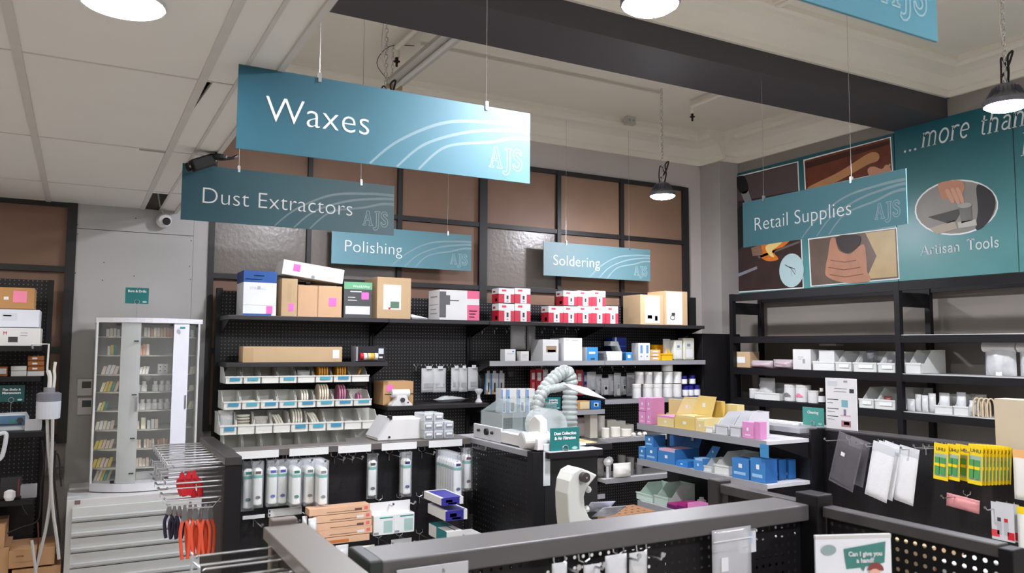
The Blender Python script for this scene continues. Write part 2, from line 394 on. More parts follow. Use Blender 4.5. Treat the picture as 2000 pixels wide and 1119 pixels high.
def cornice(name, x0, x1, y0, y1, nx, ny, z0=3.635):
    """run of moulding with a cove, standing out from the wall towards (nx, ny)"""
    k = (ZC-z0)/.285
    pr = [(0, z0), (.025, z0), (.03, z0+.05*k), (.05, z0+.06*k), (.065, z0+.1*k), (.1, z0+.15*k), (.15, z0+.185*k), (.2, z0+.2*k), (.21, z0+.23*k), (.24, z0+.24*k), (.24, ZC), (0, ZC)]
    b = B()
    if ny: b.prism([(y1+ny*d, z) for d, z in pr], 'x', x0, x1)
    else: b.prism([(x1+nx*d, z) for d, z in pr], 'y', y0, y1)
    struct(b.build(name, PLAST))
cornice('trim_1', XE, colx, YW-.001, YW, 0, -1)
cornice('trim_2', colx-.001, colx, coly-.08, YW, -1, 0)
cornice('trim_3', colx, XR, coly-.001, coly, 0, -1)
cornice('trim_4', XR-.001, XR, 4.09, coly, -1, 0)
cornice('trim_5', XE, XR, 3.619, 3.62, 0, -1, 3.70)
cornice('trim_6', XR-.001, XR, YB, 3.62, -1, 0, 3.70)
for i, (x0, x1, y0, y1) in enumerate(((3.7, 3.78, YB, 3.4), (XE, 5.6, 1.55, 1.63))):
    b = B(); b.box(x0, x1, y0, y1, ZC-.03, ZC); b.box(x0+.02, x1-.02, y0+.02, y1-.02, ZC-.045, ZC)
    struct(b.build('trim_%d' % (7+i), PLAST))
# --- dropped ceiling: loose panels in a T-bar grid
dc = struct(B().box(XL, XE-.02, YB, YB+.02, ZD, ZD+.02).build('ceiling_dropped', TEE))
xs = [-2.6, -2.0, -1.41, -.815, -.22, .353, .467, XE]; ys = [YB, -1.85, -.64, .57, 1.78, 2.985, 4.19, 5.35, YW]
for i in range(len(xs)-1):
    for j in range(len(ys)-1):
        x0, x1, y0, y1 = xs[i]+.004, xs[i+1]-.004, ys[j]+.003, ys[j+1]-.003
        pts = [(x0, y0), (x1, y0), (x1, y1), (x0, y1)]
        if i == 5 and j == 7: pts = [(x0, y0), (x1, y0), (x1, y0+.06), (x0, y0+.06)]
        if i == 5 and j == 5: pts = [(x0+.034, y0), (x1, y0), (x1, y1), (x0, y1), (x0, y0+.62)]
        if i == 4 and j == 6: pts = [(x0, y0), (x1-.13, y0), (x1-.13, y0+.05), (x1, y0+.05), (x1, y1), (x0, y1)]
        B().prism(pts, 'z', ZD, ZD+.012).build('ceiling_panel', TILE, dc)
for x in xs[1:-1]:
    wd = .03 if x in (.353, -.22) else .014
    B().box(x-wd/2, x+wd/2, YB, YW, ZD-.005, ZD+.001).build('grid_bar', TEE, dc)
for y in ys[1:-1]: B().box(XL, XE, y-.004, y+.004, ZD-.003, ZD+.001).build('grid_bar', TEE, dc)
B().box(XE-.022, XE, YB, YW, ZD-.012, ZD+.02).build('edge_bar', TEE, dc)
# --- pilaster boarded between the two windows
xa = PY(146, 500, 6.1).x; xb = PY(376, 500, 6.1).x; xc = PY(409, 500, 6.1).x; zs = PY(250, 453, 6.1).z
B().box(xa, xb, 6.085, YW, 0, zs-.002).build('wall_board', BOARD, wb)
B().box(xa, xb, 6.085, YW, zs+.002, ZD).build('wall_board', BOARD, wb)
B().box(xb+.002, xc, 6.09, YW, 0, 3.3).build('wall_board', BOARD, wb)
for px, py in ((710-0, 464), (700, 585), (928, 162), (1295, 490), (1300, 580), (1306, 316), (530, 270), (528, 205), (917, 557), (515, 536)):
    p = PY(px/3.498, 380+py/3.498, 6.085)
    B().cyl((p.x, 6.0849, p.z), (p.x, 6.0835, p.z), .004, 8).build('screw_head', INK, wb)
# --- windows: painted-over panes in black steel frames
def window(name, vx, vw, rows, zt, zb, matf):
    f = B(); yf = 6.075
    for x, wd in zip(vx, vw): f.box(x-wd/2, x+wd/2, yf, YW, zb, zt)
    for z in rows: f.box(vx[0], vx[-1], yf+.006, YW, z-.02, z+.02)
    o = struct(f.build(name, FRAME)); r = sorted(rows)
    for i in range(len(vx)-1):
        for j in range(len(r)-1):
            B().box(vx[i]+vw[i]/2, vx[i+1]-vw[i+1]/2, yf+.035, YW-.01, r[j]+.02, r[j+1]-.02).build('pane', matf(i, j), o)
vx = [PY(px, py, 6.1).x for px, py in ((414, 440), (606, 330), (780, 400), (942, 450), (1090, 400), (1213, 420), (1337, 420))]
rz = [PY(410, 836, 6.1).z, PY(405, 685, 6.1).z, PY(803, 556, 6.1).z, PY(858, 432, 6.1).z, 3.365]
window('window_1', vx, [.04, .035, .04, .075, .04, .04, .07], rz, 3.38, rz[0]-.02,
       lambda i, j: RIPPLE if j == 2 and i in (0, 1, 3) else (BROWN2 if i > 3 else BROWN))
x2 = xa-.025
window('window_2', [-2.2, -1.5, -.75, x2], [.04, .04, .04, .06], [PY(60, 858, 6.1).z, PY(60, 683, 6.1).z, PY(60, 523, 6.1).z, 2.70], 2.71, PY(60, 868, 6.1).z, lambda i, j: BROWN)

# ================================================================== lamps
LENS = glow('#f4f6ff', LAMP); LENSD = glow('#fbf9f4', DOWN)
def chain(b, p, q, n, r=.0022):
    p = Vector(p); q = Vector(q)
    for i in range(n):
        a = p.lerp(q, (i-.15)/n); c = p.lerp(q, (i+1.15)/n); L = (c-a).length/2; m = (a+c)/2
        s = Vector((.009, 0, 0)) if i % 2 else Vector((0, .009, 0))
        b.tube([m+Vector((0, 0, L))-s*.3, m+s+Vector((0, 0, L*.5)), m+s-Vector((0, 0, L*.5)), m-Vector((0, 0, L)), m-s-Vector((0, 0, L*.5)), m-s+Vector((0, 0, L*.5)), m+Vector((0, 0, L))], r, 4)
HOUS = mat('#68686e', .4, .3)
def highbay(x, y, z, label, r=.105, top=ZC, lens=None):
    o = thing('pendant_lamp', label, 'lamp', (x, y, z), group='high-bay pendant lamps')
    B().lathe([(r*.02, -.022), (r*.4, -.02), (r*.75, -.012), (r*.95, .002), (r*.95, .006)], 28).build('lens', lens or LENS, o)
    b = B(); b.lathe([(r, .004), (r*1.04, .008), (r*1.04, .03), (r*.8, .05), (r*.55, .075), (r*.5, .11), (r*.2, .115)], 28)
    for k in range(20):
        a = 2*math.pi*k/20; c, s = math.cos(a), math.sin(a)
        b.add([(c*r*.5, s*r*.5, .03), (c*r*.98, s*r*.98, .03), (c*r*.6, s*r*.6, .1), (c*r*.5, s*r*.5, .1)], [(0, 1, 2, 3)])
    b.build('housing', HOUS, o)
    b = B(); b.tube([(0, 0, .115), (.014, 0, .135), (0, 0, .155), (-.014, 0, .135), (0, 0, .115)], .004, 6); b.cyl((0, 0, .15), (0, 0, .19), .006); b.build('eye_bolt', CHROME, o)
    b = B(); b.tube(cr([(.02, 0, .11), (.05, .01, .2), (.03, 0, .27), (.06, -.01, .3), (.045, .01, .22), (.0, .02, .16)], 5), .006, 6)
    b.tube(cr([(-.02, .01, .11), (-.035, 0, .19), (-.01, .01, .26), (.03, 0, .2)], 5), .005, 6); b.build('cable_coil', BLACK2, o)
    b = B(); chain(b, (0, 0, top-z), (0, 0, .18), max(6, int((top-z)/.035))); b.build('chain', CHROME, o)
    b = B(); b.tube(cr([(.02, 0, .28), (-.03, 0, .45), (-.02, 0, top-z-.15), (0, 0, top-z)], 6), .003, 5); b.build('cable', PLASTD, o)
p = PZ(1270, 12, 3.0); highbay(p.x, p.y, 3.0, 'glaring round high-bay lamp cut by the top edge above the dark beam')
q = PZ(1966, 208, 3.0); highbay(q.x, q.y, 3.0, 'glaring round high-bay lamp on a chain before the more-than panel')
t = PZ(1294, 384, 3.0); highbay(t.x, t.y, 3.0, 'small round high-bay lamp hanging before the dark window wall')
highbay(1.6, 4.55, 3.1, 'unseen added high-bay lamp behind the waxes sign', lens=glow('#f4f6ff', LAMP*.85))  # lamp added out of sight; place and strength set to light the back shelf
highbay(p.x, -.55, 3.0, 'round high-bay lamp behind the viewer on the left'); highbay(q.x, -.55, 3.0, 'round high-bay lamp behind the viewer on the right')
def downlight(x, y, label):
    o = thing('ceiling_downlight', label, 'lamp', (x, y, ZD-.012), group='flush ceiling lights')
    B().cyl((0, 0, 0), (0, 0, .004), .104, 36).build('diffuser', LENSD, o); B().lathe([(.104, .001), (.11, .001), (.11, .0125), (.104, .0125)], 36).build('rim', WHITE, o)
p = PZ(241, 2, ZD); downlight(p.x, p.y, 'round white downlight set flush in the panelled ceiling')
downlight(-1.1, 2.4, 'round downlight in panelled ceiling outside the picture on the left'); downlight(p.x, -.2, 'round downlight in panelled ceiling behind the viewer')
downlight(-1.1, 4.8, 'round downlight in panelled ceiling over the far left corner')
# fluorescent batten, sprinkler pipes, conduit
o = thing('fluorescent_batten', 'grey fluorescent light batten hung on a chain beside the dark beam', 'light fitting', (1.97, 5.4, 3.68))
B().prism([(-.07, .0), (.07, 0), (.045, .055), (-.045, .055)], 'y', -1.3, 0).build('tray', mat('#bfbcb6', .5), o)
B().cyl((.0, -1.28, -.02), (0, -.02, -.02), .016, 12).build('tube_lamp', mat('#d9d7d2', .3), o)
b = B().box(-.06, .06, 0, .02, -.03, .05); b.build('end_plate', mat('#a08d6c', .6), o)
for s in (-.028, .028): B().cyl((s, .02, .005), (s, .024, .005), .009, 10).build('knockout', INK, o)
b = B(); chain(b, (-.07, -.15, .24), (-.03, -.02, .05), 8); b.build('chain', CHROME, o)
b = B(); b.tube(cr([(.03, -.3, .2), (-.1, -.15, .22), (-.16, -.05, .12), (-.05, 0, .02)], 6), .003, 5); b.build('lead', INK, o)
def sprinkler(x, y, y0, label):
    o = thing('sprinkler_pipe', label, 'pipe', (x, y, 3.80))
    B().cyl((0, 0, .06), (0, y0-y, .06), .02, 12).cyl((0, 0, .075), (0, 0, -.01), .02, 12).build('pipe', PLAST, o)
    B().cyl((0, 0, -.01), (0, 0, -.035), .012, 10).cyl((0, 0, -.035), (0, 0, -.04), .024, 10).cyl((0, 0, -.04), (0, 0, -.075), .009, 8).build('sprinkler_head', BLACK2, o)
p = PZ(775, 110, 3.8); sprinkler(p.x, p.y, 4.09, 'white ceiling pipe ending in a black sprinkler beside the batten')
p = PZ(1352, 220, 3.8); sprinkler(p.x, p.y, 4.09, 'white ceiling pipe ending in a black sprinkler near the far corner')
o = tag(B().cyl((2.05, 5.1, 3.9), (4.25, 5.1, 3.9), .008, 8).build('ceiling_conduit', PLASTD), 'thin conduit running along the plaster ceiling to the far lamp', 'conduit')
p = PZ(1230, 240, 3.86)
o = thing('junction_box', 'small metal junction box on the far plaster ceiling', 'junction box', (p.x, p.y, 3.84))
B().box(-.05, .05, -.03, .03, 0, .08).build('body', mat('#bcb7ad', .5), o)
for s in (-.022, .022): B().cyl((s, -.03, .04), (s, -.033, .04), .014, 10).build('knockout', INKL, o)

# ================================================================== hanging signs
ARCM = mat('#b9d2d8', .4, alpha=.4); LOGM = mat('#c4dde2', .4, alpha=.6); SGW = mat('#f2f5f6', .4)
def sign(txt, x0, y, z0, label, rz=0, c=('#17637c', '#3d8da2', '#63a5b5'), size=.105, wires=(.29, .99), tz=.098, wz=ZC, Ls=1.2, sc=1):
    """hanging panel, origin at its lower left corner"""
    o = thing('hanging_sign', label, 'sign', (x0, y, z0), rz, 'hanging department signs')
    hgt = .305; o.scale = (sc, sc, sc)
    B().box(0, Ls, 0, .006, 0, hgt).build('panel', grad(c[0], c[2], 'X', 0, Ls, .5, c2=c[1]), o)
    if txt: text(txt, size*1.28, SGW, o, (.095, -.0012, tz), VERT, off=-.0018, sp=1.02)
    for k, (sx, ex, top) in enumerate(((.49, 1.2, .245), (.60, 1.2, .222), (.69, 1.2, .19))):
        pts = cr([(sx, .004, 0), (sx+.12, .11+.0*k, 0), (sx+.32, top-.035, 0), (sx+.55 if sx+.55 < ex-.05 else ex-.08, top-.004, 0), (ex-.003, top, 0)], 8)
        b = B(); ribbon(b, [(p.x, p.y) for p in pts], .008, -.001, .017); b.build('arc_stripe', ARCM, o)
    b = B()
    for pts, dx in LOGO: ribbon(b, [(1.005+(p[0]+dx)*.066, .05+p[1]*.088) for p in pts], .0035, -.0013)
    b.build('logo_outline', LOGM, o)
    for wx in wires:
        B().box(wx-.006, wx+.006, -.006, .012, hgt-.018, hgt+.018).build('clip', CHROME, o)
        B().cyl((wx, .003, hgt+.018), (wx, .003, (wz-z0)/sc), .0012, 5).build('wire', CHROME, o)
    return o
sign('Waxes', .4346, 2.72, 2.41, 'blue-green hanging sign reading Waxes', c=('#1a4f62', '#3f7484', '#567f8d'), size=.108, tz=.112, sc=.951)
sign('Dust Extractors', .436, 4.38, 2.402, 'dark blue-green hanging sign reading Dust Extractors', c=('#1c4f5e', '#3a6670', '#5f777d'), sc=.9755, size=.1)
sign('Polishing', 1.68, 5.955, 2.385, 'pale blue hanging sign reading Polishing', c=('#6a98a6', '#62929f', '#587f89'), wz=3.845, wires=(.22, .98))  # left end lighter, right darker: lamp falloff put into the panel colour
sign('Soldering', 3.595, 5.955, 2.385, 'pale blue hanging sign reading Soldering', c=('#71878d', '#62828a', '#5a7f88'), wz=3.845, wires=(.24, .95))
sign('Retail Supplies', 3.9, 3.855, 2.425, 'blue-green hanging sign reading Retail Supplies along the right side', rz=-math.pi/2, c=('#3d737f', '#47808d', '#528893'), wires=(.185, .855), tz=.1, size=.1)
sign('', .441, .993, 2.405, 'blue hanging sign cut by the top edge showing only logo letters', c=('#1d5f76', '#3a7a8c', '#46889a'), sc=.951)
# ================================================================== posters on the right wall
TX = XR-.012
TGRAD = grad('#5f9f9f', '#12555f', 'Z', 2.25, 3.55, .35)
def flat(pts, X, m, name, parent, t=.0012):
    """printed shape on the right wall, outline in pixels"""
    q = [PX(px, py, X) for px, py in pts]
    vs = [(X, p.y, p.z) for p in q]; n = len(vs); b = B()
    b.add(vs+[(X+t, v[1], v[2]) for v in vs], [tuple(range(n))]+[(i, (i+1) % n, (i+1) % n+n, i+n) for i in range(n)])
    return b.build(name, m, parent)
def ell(cx, cy, rx, ry, n=28, rot=0):
    c, s = math.cos(rot), math.sin(rot)
    return [(cx+rx*math.cos(2*math.pi*i/n)*c-ry*math.sin(2*math.pi*i/n)*s, cy+rx*math.cos(2*math.pi*i/n)*s+ry*math.sin(2*math.pi*i/n)*c) for i in range(n)]
def smooth(pts, n=5): return [(p.x, p.y) for p in cr([(a, b, 0) for a, b in pts], n, True)]
y0, y1, y2 = PX(1425, 450, TX).y, PX(1750, 400, TX).y, PX(1985, 400, TX).y
zt, zb = 3.42, 2.24
zt = (PX(1421, 343, TX).z+PX(1740, 262.6, TX).z)/2; zb = (PX(1428, 575, TX).z+PX(1761, 548, TX).z)/2
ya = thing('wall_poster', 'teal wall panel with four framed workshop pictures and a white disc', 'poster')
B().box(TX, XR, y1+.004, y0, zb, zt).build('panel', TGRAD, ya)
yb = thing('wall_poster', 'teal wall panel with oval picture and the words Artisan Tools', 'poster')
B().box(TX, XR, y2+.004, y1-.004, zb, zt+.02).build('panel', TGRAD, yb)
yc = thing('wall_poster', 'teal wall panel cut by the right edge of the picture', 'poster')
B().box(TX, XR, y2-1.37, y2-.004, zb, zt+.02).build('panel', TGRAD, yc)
X1, X2, X3, X4, X5 = TX-.002, TX-.0035, TX-.005, TX-.0065, TX-.008
WB = mat('#eef0ee', .4)
def picture(c, pm, nm):
    flat(c, X1, WB, 'picture_border', ya)
    cx = sum(p[0] for p in c)/4; cy = sum(p[1] for p in c)/4
    flat([(p[0]+(2.2 if p[0] < cx else -2.2), p[1]+(2.2 if p[1] < cy else -2.2)) for p in c], X2, pm, nm, ya)
DKB = mat('#3a2a28', .4, var=.4, scale=6); WOOD = mat('#6a3320', .4, var=.55, scale=7); HAND = mat('#6f5d52', .4, var=.35, scale=4)
picture([(1421.5, 348), (1559, 315), (1570, 563), (1430, 572)], DKB, 'torch_picture')
flat([(1425, 351), (1557, 319), (1559, 372), (1426, 396)], X3, mat('#574a4c', .5), 'picture_backdrop', ya)
flat(smooth([(1434, 350), (1447, 343), (1455, 346), (1462, 368), (1455, 378), (1444, 374)]), X4, mat('#17161a', .4), 'torch_head', ya)
flat([(1447, 377), (1461, 371), (1470, 398), (1458, 403)], X4, mat('#8d8d90', .4), 'torch_nozzle', ya)
flat([(1425, 420), (1450, 400), (1460, 470), (1432, 500)], X3, mat('#1b1618', .5), 'dark_block', ya)
flat(smooth([(1478, 480), (1500, 470), (1542, 466), (1532, 480), (1512, 492), (1520, 506), (1500, 510), (1484, 500)]), X3, mat('#e07a2c', .4, var=.3, scale=30), 'flame', ya)
flat(smooth([(1496, 480), (1528, 471), (1518, 482), (1508, 490), (1512, 502), (1502, 498)]), X4, mat('#f6d88c', .4), 'flame_core', ya)
flat([(1467, 484), (1486, 478), (1490, 498), (1470, 500)], X4, mat('#8a6a58', .5), 'crucible', ya)
flat([(1432, 538), (1478, 520), (1479, 525), (1434, 544)], X3, mat('#8a8890', .4), 'light_streak', ya)
flat([(1480, 500), (1562, 470), (1562, 474), (1482, 505)], X3, mat('#6d625f', .4), 'light_streak', ya)
flat(ell(1546, 528, 24, 33, rot=.06), X4, mat('#b9d3d6', .5, var=.06, scale=60), 'white_disc', ya)
for k, pts in enumerate(([(1533, 517), (1545, 524), (1553, 536)], [(1545, 524), (1546, 540)], [(1540, 521), (1552, 525), (1554, 532)])):
    flat([(p[0], p[1]-.8) for p in pts]+[(p[0], p[1]+.8) for p in reversed(pts)], X5, INK, 'disc_engraving', ya)
picture([(1569, 312), (1740, 267), (1744, 335), (1572, 372)], WOOD, 'mallet_picture')
flat([(1572, 318), (1737, 274), (1737, 282), (1573, 330)], X3, mat('#3f1c14', .4), 'dark_edge', ya)
flat(smooth([(1578, 366), (1640, 335), (1690, 303), (1708, 297), (1717, 303), (1714, 314), (1694, 322), (1640, 352), (1600, 368)]), X3, mat('#c08a5c', .4, var=.15), 'mallet_handle', ya)
flat(smooth([(1695, 330), (1706, 325), (1722, 330), (1730, 322), (1738, 325), (1738, 338), (1715, 342), (1698, 342)]), X4, SKINP, 'fingers', ya)
flat([(1722, 338), (1738, 319), (1740, 322), (1726, 340)], X5, mat('#b89878', .4), 'tool_tip', ya)
picture([(1578, 466), (1752, 444), (1757, 545), (1583, 560)], HAND, 'hand_picture')
flat([(1690, 455), (1748, 448), (1752, 540), (1692, 545), (1712, 500)], X3, mat('#c3a878', .4, var=.2, scale=8), 'glow_beam', ya)
flat(smooth([(1622, 468), (1631, 465), (1634, 476), (1640, 490), (1660, 496), (1676, 482), (1688, 478), (1692, 500), (1694, 530), (1698, 549), (1650, 552), (1615, 540), (1613, 520), (1617, 500)]), X4, mat('#bb856a', .5, var=.25, scale=8), 'hand_shape', ya)
for q_ in ([(1622, 508), (1650, 512), (1672, 508)], [(1618, 522), (1648, 527), (1680, 522)], [(1620, 536), (1650, 541), (1686, 535)]):
    flat([(x_, y_-.8) for x_, y_ in q_]+[(x_, y_+.9) for x_, y_ in reversed(q_)], X5, mat('#8a5a48', .6), 'finger_crease', ya)
flat(smooth([(1634, 463), (1660, 458), (1680, 462), (1676, 482), (1656, 494), (1640, 486)]), X5, mat('#3b3030', .5), 'dark_ring', ya)
# second panel
flat(ell(1868, 405, 82, 54, rot=-.12), X1, WB, 'picture_border', yb)
flat(ell(1868, 405, 79, 51, rot=-.12), X2, mat('#94908a', .5, var=.25, scale=4), 'oval_picture', yb)
flat(smooth([(1908, 362), (1934, 372), (1944, 392), (1940, 415), (1926, 438), (1906, 448), (1910, 410)]), X3, mat('#2d2a2c', .5), 'dark_apron', yb)
flat(smooth([(1834, 358), (1872, 352), (1884, 362), (1880, 378), (1874, 386), (1880, 396), (1870, 393), (1855, 386), (1842, 390), (1836, 378)]), X4, SKINP, 'working_hand', yb)
for q_ in ([(1846, 372), (1853, 370), (1864, 392), (1858, 396)], [(1857, 371), (1864, 369), (1875, 394), (1869, 398)], [(1867, 369), (1874, 368), (1883, 392), (1878, 396)]):
    flat(smooth(q_, 3), X5, mat('#d6a488', .6), 'finger', yb)
flat([(1812, 424), (1872, 408), (1874, 418), (1866, 432), (1850, 436)], X4, mat('#4a4846', .5), 'tool_arm', yb)
flat([(1872, 404), (1896, 400), (1899, 430), (1878, 436)], X5, mat('#6f6c6a', .3), 'metal_pot', yb)
flat(ell(1884, 401, 14, 5, rot=-.1), X5-.001, mat('#a8a5a2', .3), 'pot_rim', yb)
flat([(1870, 434), (1906, 428), (1908, 440), (1872, 446)], X5, mat('#c3bfb8', .5), 'work_block', yb)
flat([(1815, 446), (1864, 430), (1870, 446), (1830, 458)], X4, mat('#b6aa98', .5), 'bench_board', yb)
LET = mat('#d9dede', .5)
def wall_word(s, px0, py0, px1, py1, hpx, shear, nm, par, wmul=1):
    """baseline from (px0,py0) to (px1,py1) on the right wall"""
    a = PX(px0, py0, TX); c = PX(px1, py1, TX); L = a.y-c.y
    tot = sum(GL[ch][0] for ch in s); size = PX(px0, py0-hpx, TX).z-a.z
    b = B(); serif(b, s, 0, 0, 1, -.003, shear, wmul)
    sx = L/tot
    b.v = [(x*sx, y, z*size) for x, y, z in b.v]
    o = b.build(nm, LET, par, loc=(TX, a.y, (a.z+c.z)/2), rz=-math.pi/2)
    return o
wall_word('...', 1764, 299, 1794, 292, 40, 0, 'dots', yb)
wall_word('more', 1798, 287, 1893, 270, 44, .22, 'lettering', yb)
wall_word('than', 1912, 265, 2003, 245, 44, .22, 'lettering', yb)
wall_word('Artisan', 1799, 499, 1877, 491, 20, 0, 'lettering', yb, 1.3)
wall_word('Tools', 1889, 489, 1953, 483, 22, 0, 'lettering', yb, 1.3)
wall_word('L', 1992, 306, 2030, 298, 46, .15, 'lettering', yc)

# ================================================================== steel rack below the posters
RF, RB = 5.39, 5.80           # world x of its front and back
def rz_(px, py): return PX(px, py, RF).z
rk = thing('storage_rack', 'black steel shelving rack with many shelves along the right wall', 'shelf rack')
yl, ym, yr = -5.50, -3.78, -1.95      # local x of uprights
ztop = (rz_(1428, 580)+rz_(1752, 553))/2
zsh = [(rz_(1428, 661)+rz_(1757, 652))/2, (rz_(1428, 720)+rz_(1757, 729))/2, (rz_(1428, 779)+rz_(1757, 802))/2, .55]
def rbox(x0, x1, y0, y1, z0, z1, nm, m=BLACK):
    return B().box(y0, y1, -x1, -x0, z0, z1).build(nm, m, rk)
for yy in (yl, ym, yr):
    for xx in (RF, RB-.04): rbox(yy-.022, yy+.022, xx, xx+.04, 0, ztop+.02, 'upright')
    rbox(yy-.004, yy+.004, RF+.04, RB-.04, ztop-.17, ztop-.06, 'end_plate')
    for z in zsh: rbox(yy-.008, yy+.008, RF+.04, RB-.04, z-.05, z-.01, 'side_rail')
WSH = mat('#c9c8c7', .5)
for a, c, k in ((yl, ym, 0), (ym, yr, 1)):
    rbox(a+.022, c-.022, RF+.002, RF+.03, ztop-.05, ztop+.015, 'top_beam'); rbox(a+.022, c-.022, RB-.03, RB-.002, ztop-.05, ztop+.015, 'top_beam')
    for j, z in enumerate(zsh):
        rbox(a+.022, c-.022, RF+.002, RF+.03, z-.055, z, 'shelf_beam'); rbox(a+.022, c-.022, RB-.03, RB-.002, z-.055, z, 'shelf_beam')
        rbox(a+.022, c-.022, RF+.012, RB-.012, z, z+.006, 'shelf_board', WSH if k else BLACK)
ZS = [z+.006 for z in zsh]
LBLW = mat('#f2f3f3', .7)
# goods on the rack, upper row of goods = shelf 1, lower = shelf 2
bx(FR, 5.44, 1435, 1465, 687, 719, .12, TAN3, 'carton', 'small tan carton with white label at the left end of the rack', z=ZS[1], pr=(('f', .15, .3, .68, .68, PAPER, 'label'),))
for i, (a, c, yt) in enumerate(((1466, 1510, 704), (1511, 1549, 702))):
    o = bag(FR, 5.47, a, c, yt, 719, mat('#d8cfd2', .2, alpha=.6, bump=.3, scale=20), 'plastic_bag', ['crumpled clear bag of pink pieces beside the small tan carton', 'crumpled clear bag of pink pieces against the white rack box'][i], t=.09, inner=mat('#c06a82', .5), seed=i+3, z=ZS[1])
bx(FR, 5.43, 1549, 1584, 682, 721, .2, WHITE, 'carton', 'white square carton with small grey print on the rack', z=ZS[1], pr=(('f', .55, .3, .68, .52, INKL, 'emblem'), ('f', .3, .6, .6, .63, INKL, 'print_line'), ('f', .3, .5, .5, .53, INKL, 'print_line')))
g = 'clear bins on the steel rack'
LB = mat('#f0f0ef', .7)
bin_(FR, 5.41, 1588, 1631, 685, 722, .3, 'clear bin with a white carton inside, leftmost on upper rack shelf', z=ZS[1], m=BINC, lab=None, group=g)
bx(FR, 5.46, 1600, 1630, 684, 718, .12, WHITE, 'carton', 'white carton standing inside the leftmost clear bin of the rack', z=ZS[1]+.004)
bx(FR, 5.62, 1600, 1633, 671, 684, .1, OFFW, 'carton', 'flat white carton lying over the back of clear rack bins', z=ZS[1]+.205)
bin_(FR, 5.41, 1632, 1664, 686, 722, .3, 'clear bin with black coil inside, second on the upper rack shelf', z=ZS[1], m=BINC, lab=LB, group=g)
bin_(FR, 5.41, 1667, 1713, 686, 724, .3, 'clear bin with wrapped dark parts, third on the upper rack shelf', z=ZS[1], m=BINC, lab=LB, group=g)
bin_(FR, 5.41, 1715, 1750, 687, 725, .3, 'clear bin of shiny parts, fourth on the upper rack shelf', z=ZS[1], m=BINC, lab=LB, group=g)
bin_(FR, 5.41, 1769, 1800, 684, 726, .3, 'clear bin standing right of the middle rack post, upper shelf', z=ZS[1], m=BINC, group=g)
def coil(fr, ly, px, py, r, label, m=BLACK2, zz=None):
    a, z = fr.pix(px, py, ly); z = zz if zz is not None else z
    b = B(); pts = [(math.cos(t*.7)*r*(.7+.3*math.sin(t*1.3)), math.sin(t*.7)*r, r*.4+abs(math.sin(t*.9))*r*.6) for t in range(26)]
    b.tube(cr(pts, 3), r*.14, 5)
    return tag(b.build('cable_coil', m, loc=fr.W(a, ly+.05, z), rz=fr.a), label, 'cable')
coil(FR, 5.5, 1647, 708, .03, 'small black cable coil lying in the second clear rack bin', zz=ZS[1]+.006)
bag(FR, 5.47, 1692, 1708, 684, 716, mat('#55555a', .2, alpha=.8, bump=.4, scale=30), 'plastic_bag', 'wrapped dark metal parts sticking up from the third rack bin', t=.04, seed=9, inner=mat('#2b2b2e', .4), z=ZS[1]+.007)
bag(FR, 5.52, 1726, 1744, 702, 720, mat('#b0aeb2', .2, alpha=.8, bump=.4, scale=30), 'plastic_bag', 'bag of shiny small parts lying in the fourth rack bin', t=.05, seed=10, inner=mat('#8a8486', .4), z=ZS[1]+.007)
# white rolls in film on the upper shelf, right bay
for i, (a, c) in enumerate(((1911, 1978), (1979, 2044))):
    xa_, zz = FR.pix(a, 730, 5.45); xc_, _ = FR.pix(c, 730, 5.45); wd = xc_-xa_
    o = thing('wrapped_roll', ['white paper roll in clear film standing on the right rack shelf', 'white paper roll in clear film cut by the right picture edge'][i], 'roll', FR.W((xa_+xc_)/2, 5.52, ZS[1]), FR.a)
    B().cyl((-wd*.48, 0, .2), (wd*.48, 0, .2), .036, 18).build('roll', WHITE, o)
    pillow(wd*.9, .235, .09, seed=20+i).build('film', CLEAR2, o, loc=(0, 0, .238), smooth=True)
    B().box(-.02, .02, -.03, -.02, .004, .17).build('inner_strip', WHITE, o)
# lower rack shelf
lathe_item(FR, 5.45, 1467, 759, 781, 14, prof_tub(), WHITE, 'jar', 'small white jar at the left end of the lower rack shelf', 'jar', z=ZS[2])
bin_(FR, 5.42, 1474, 1524, 750, 786, .28, 'clear bin full of plastic film on the lower rack shelf', z=ZS[2], m=BINC, group=g)
bag(FR, 5.53, 1484, 1514, 738, 778, CLEAR2, 'plastic_bag', 'crumpled clear film bag spilling over the lower left rack bin', t=.09, seed=12, inner=mat('#e4e4e2', .3, alpha=.6), z=ZS[2]+.007)
for i, (xc_, wd, yt, yb_, nm, pm) in enumerate(((1537, 21, 751, 787, 'white tub with grey powder picture on the lower rack shelf', mat('#77797a', .7)), (1560, 23, 752, 788, 'white tub with round pink picture on the lower rack shelf', mat('#f07fa0', .6)), (1583, 20, 763, 789, 'shorter plain white tub on the lower rack shelf', None))):
    o = lathe_item(FR, 5.43, xc_, yt, yb_, wd, [(.95, 0), (1, .03), (1, .82), (.9, .86)], WHITE, 'tub', nm, 'tub', z=ZS[2], parts=(('lid', [(.96, .84), (1, .86), (1, .98), (.9, 1)], OFFW),))
    if pm:
        b = B(); r = .033
        for k in range(10):
            a0 = math.radians(-125+k*7); b.add([(math.cos(a0)*.0665, math.sin(a0)*.0665, .045), (math.cos(a0+.12)*.0665, math.sin(a0+.12)*.0665, .045), (math.cos(a0+.12)*.0665, math.sin(a0+.12)*.0665, .045+.012+.02*math.sin(math.pi*k/9)), (math.cos(a0)*.0665, math.sin(a0)*.0665, .045+.01+.02*math.sin(math.pi*k/9))], [(0, 1, 2, 3)])
        b.build('label_picture', pm, o)
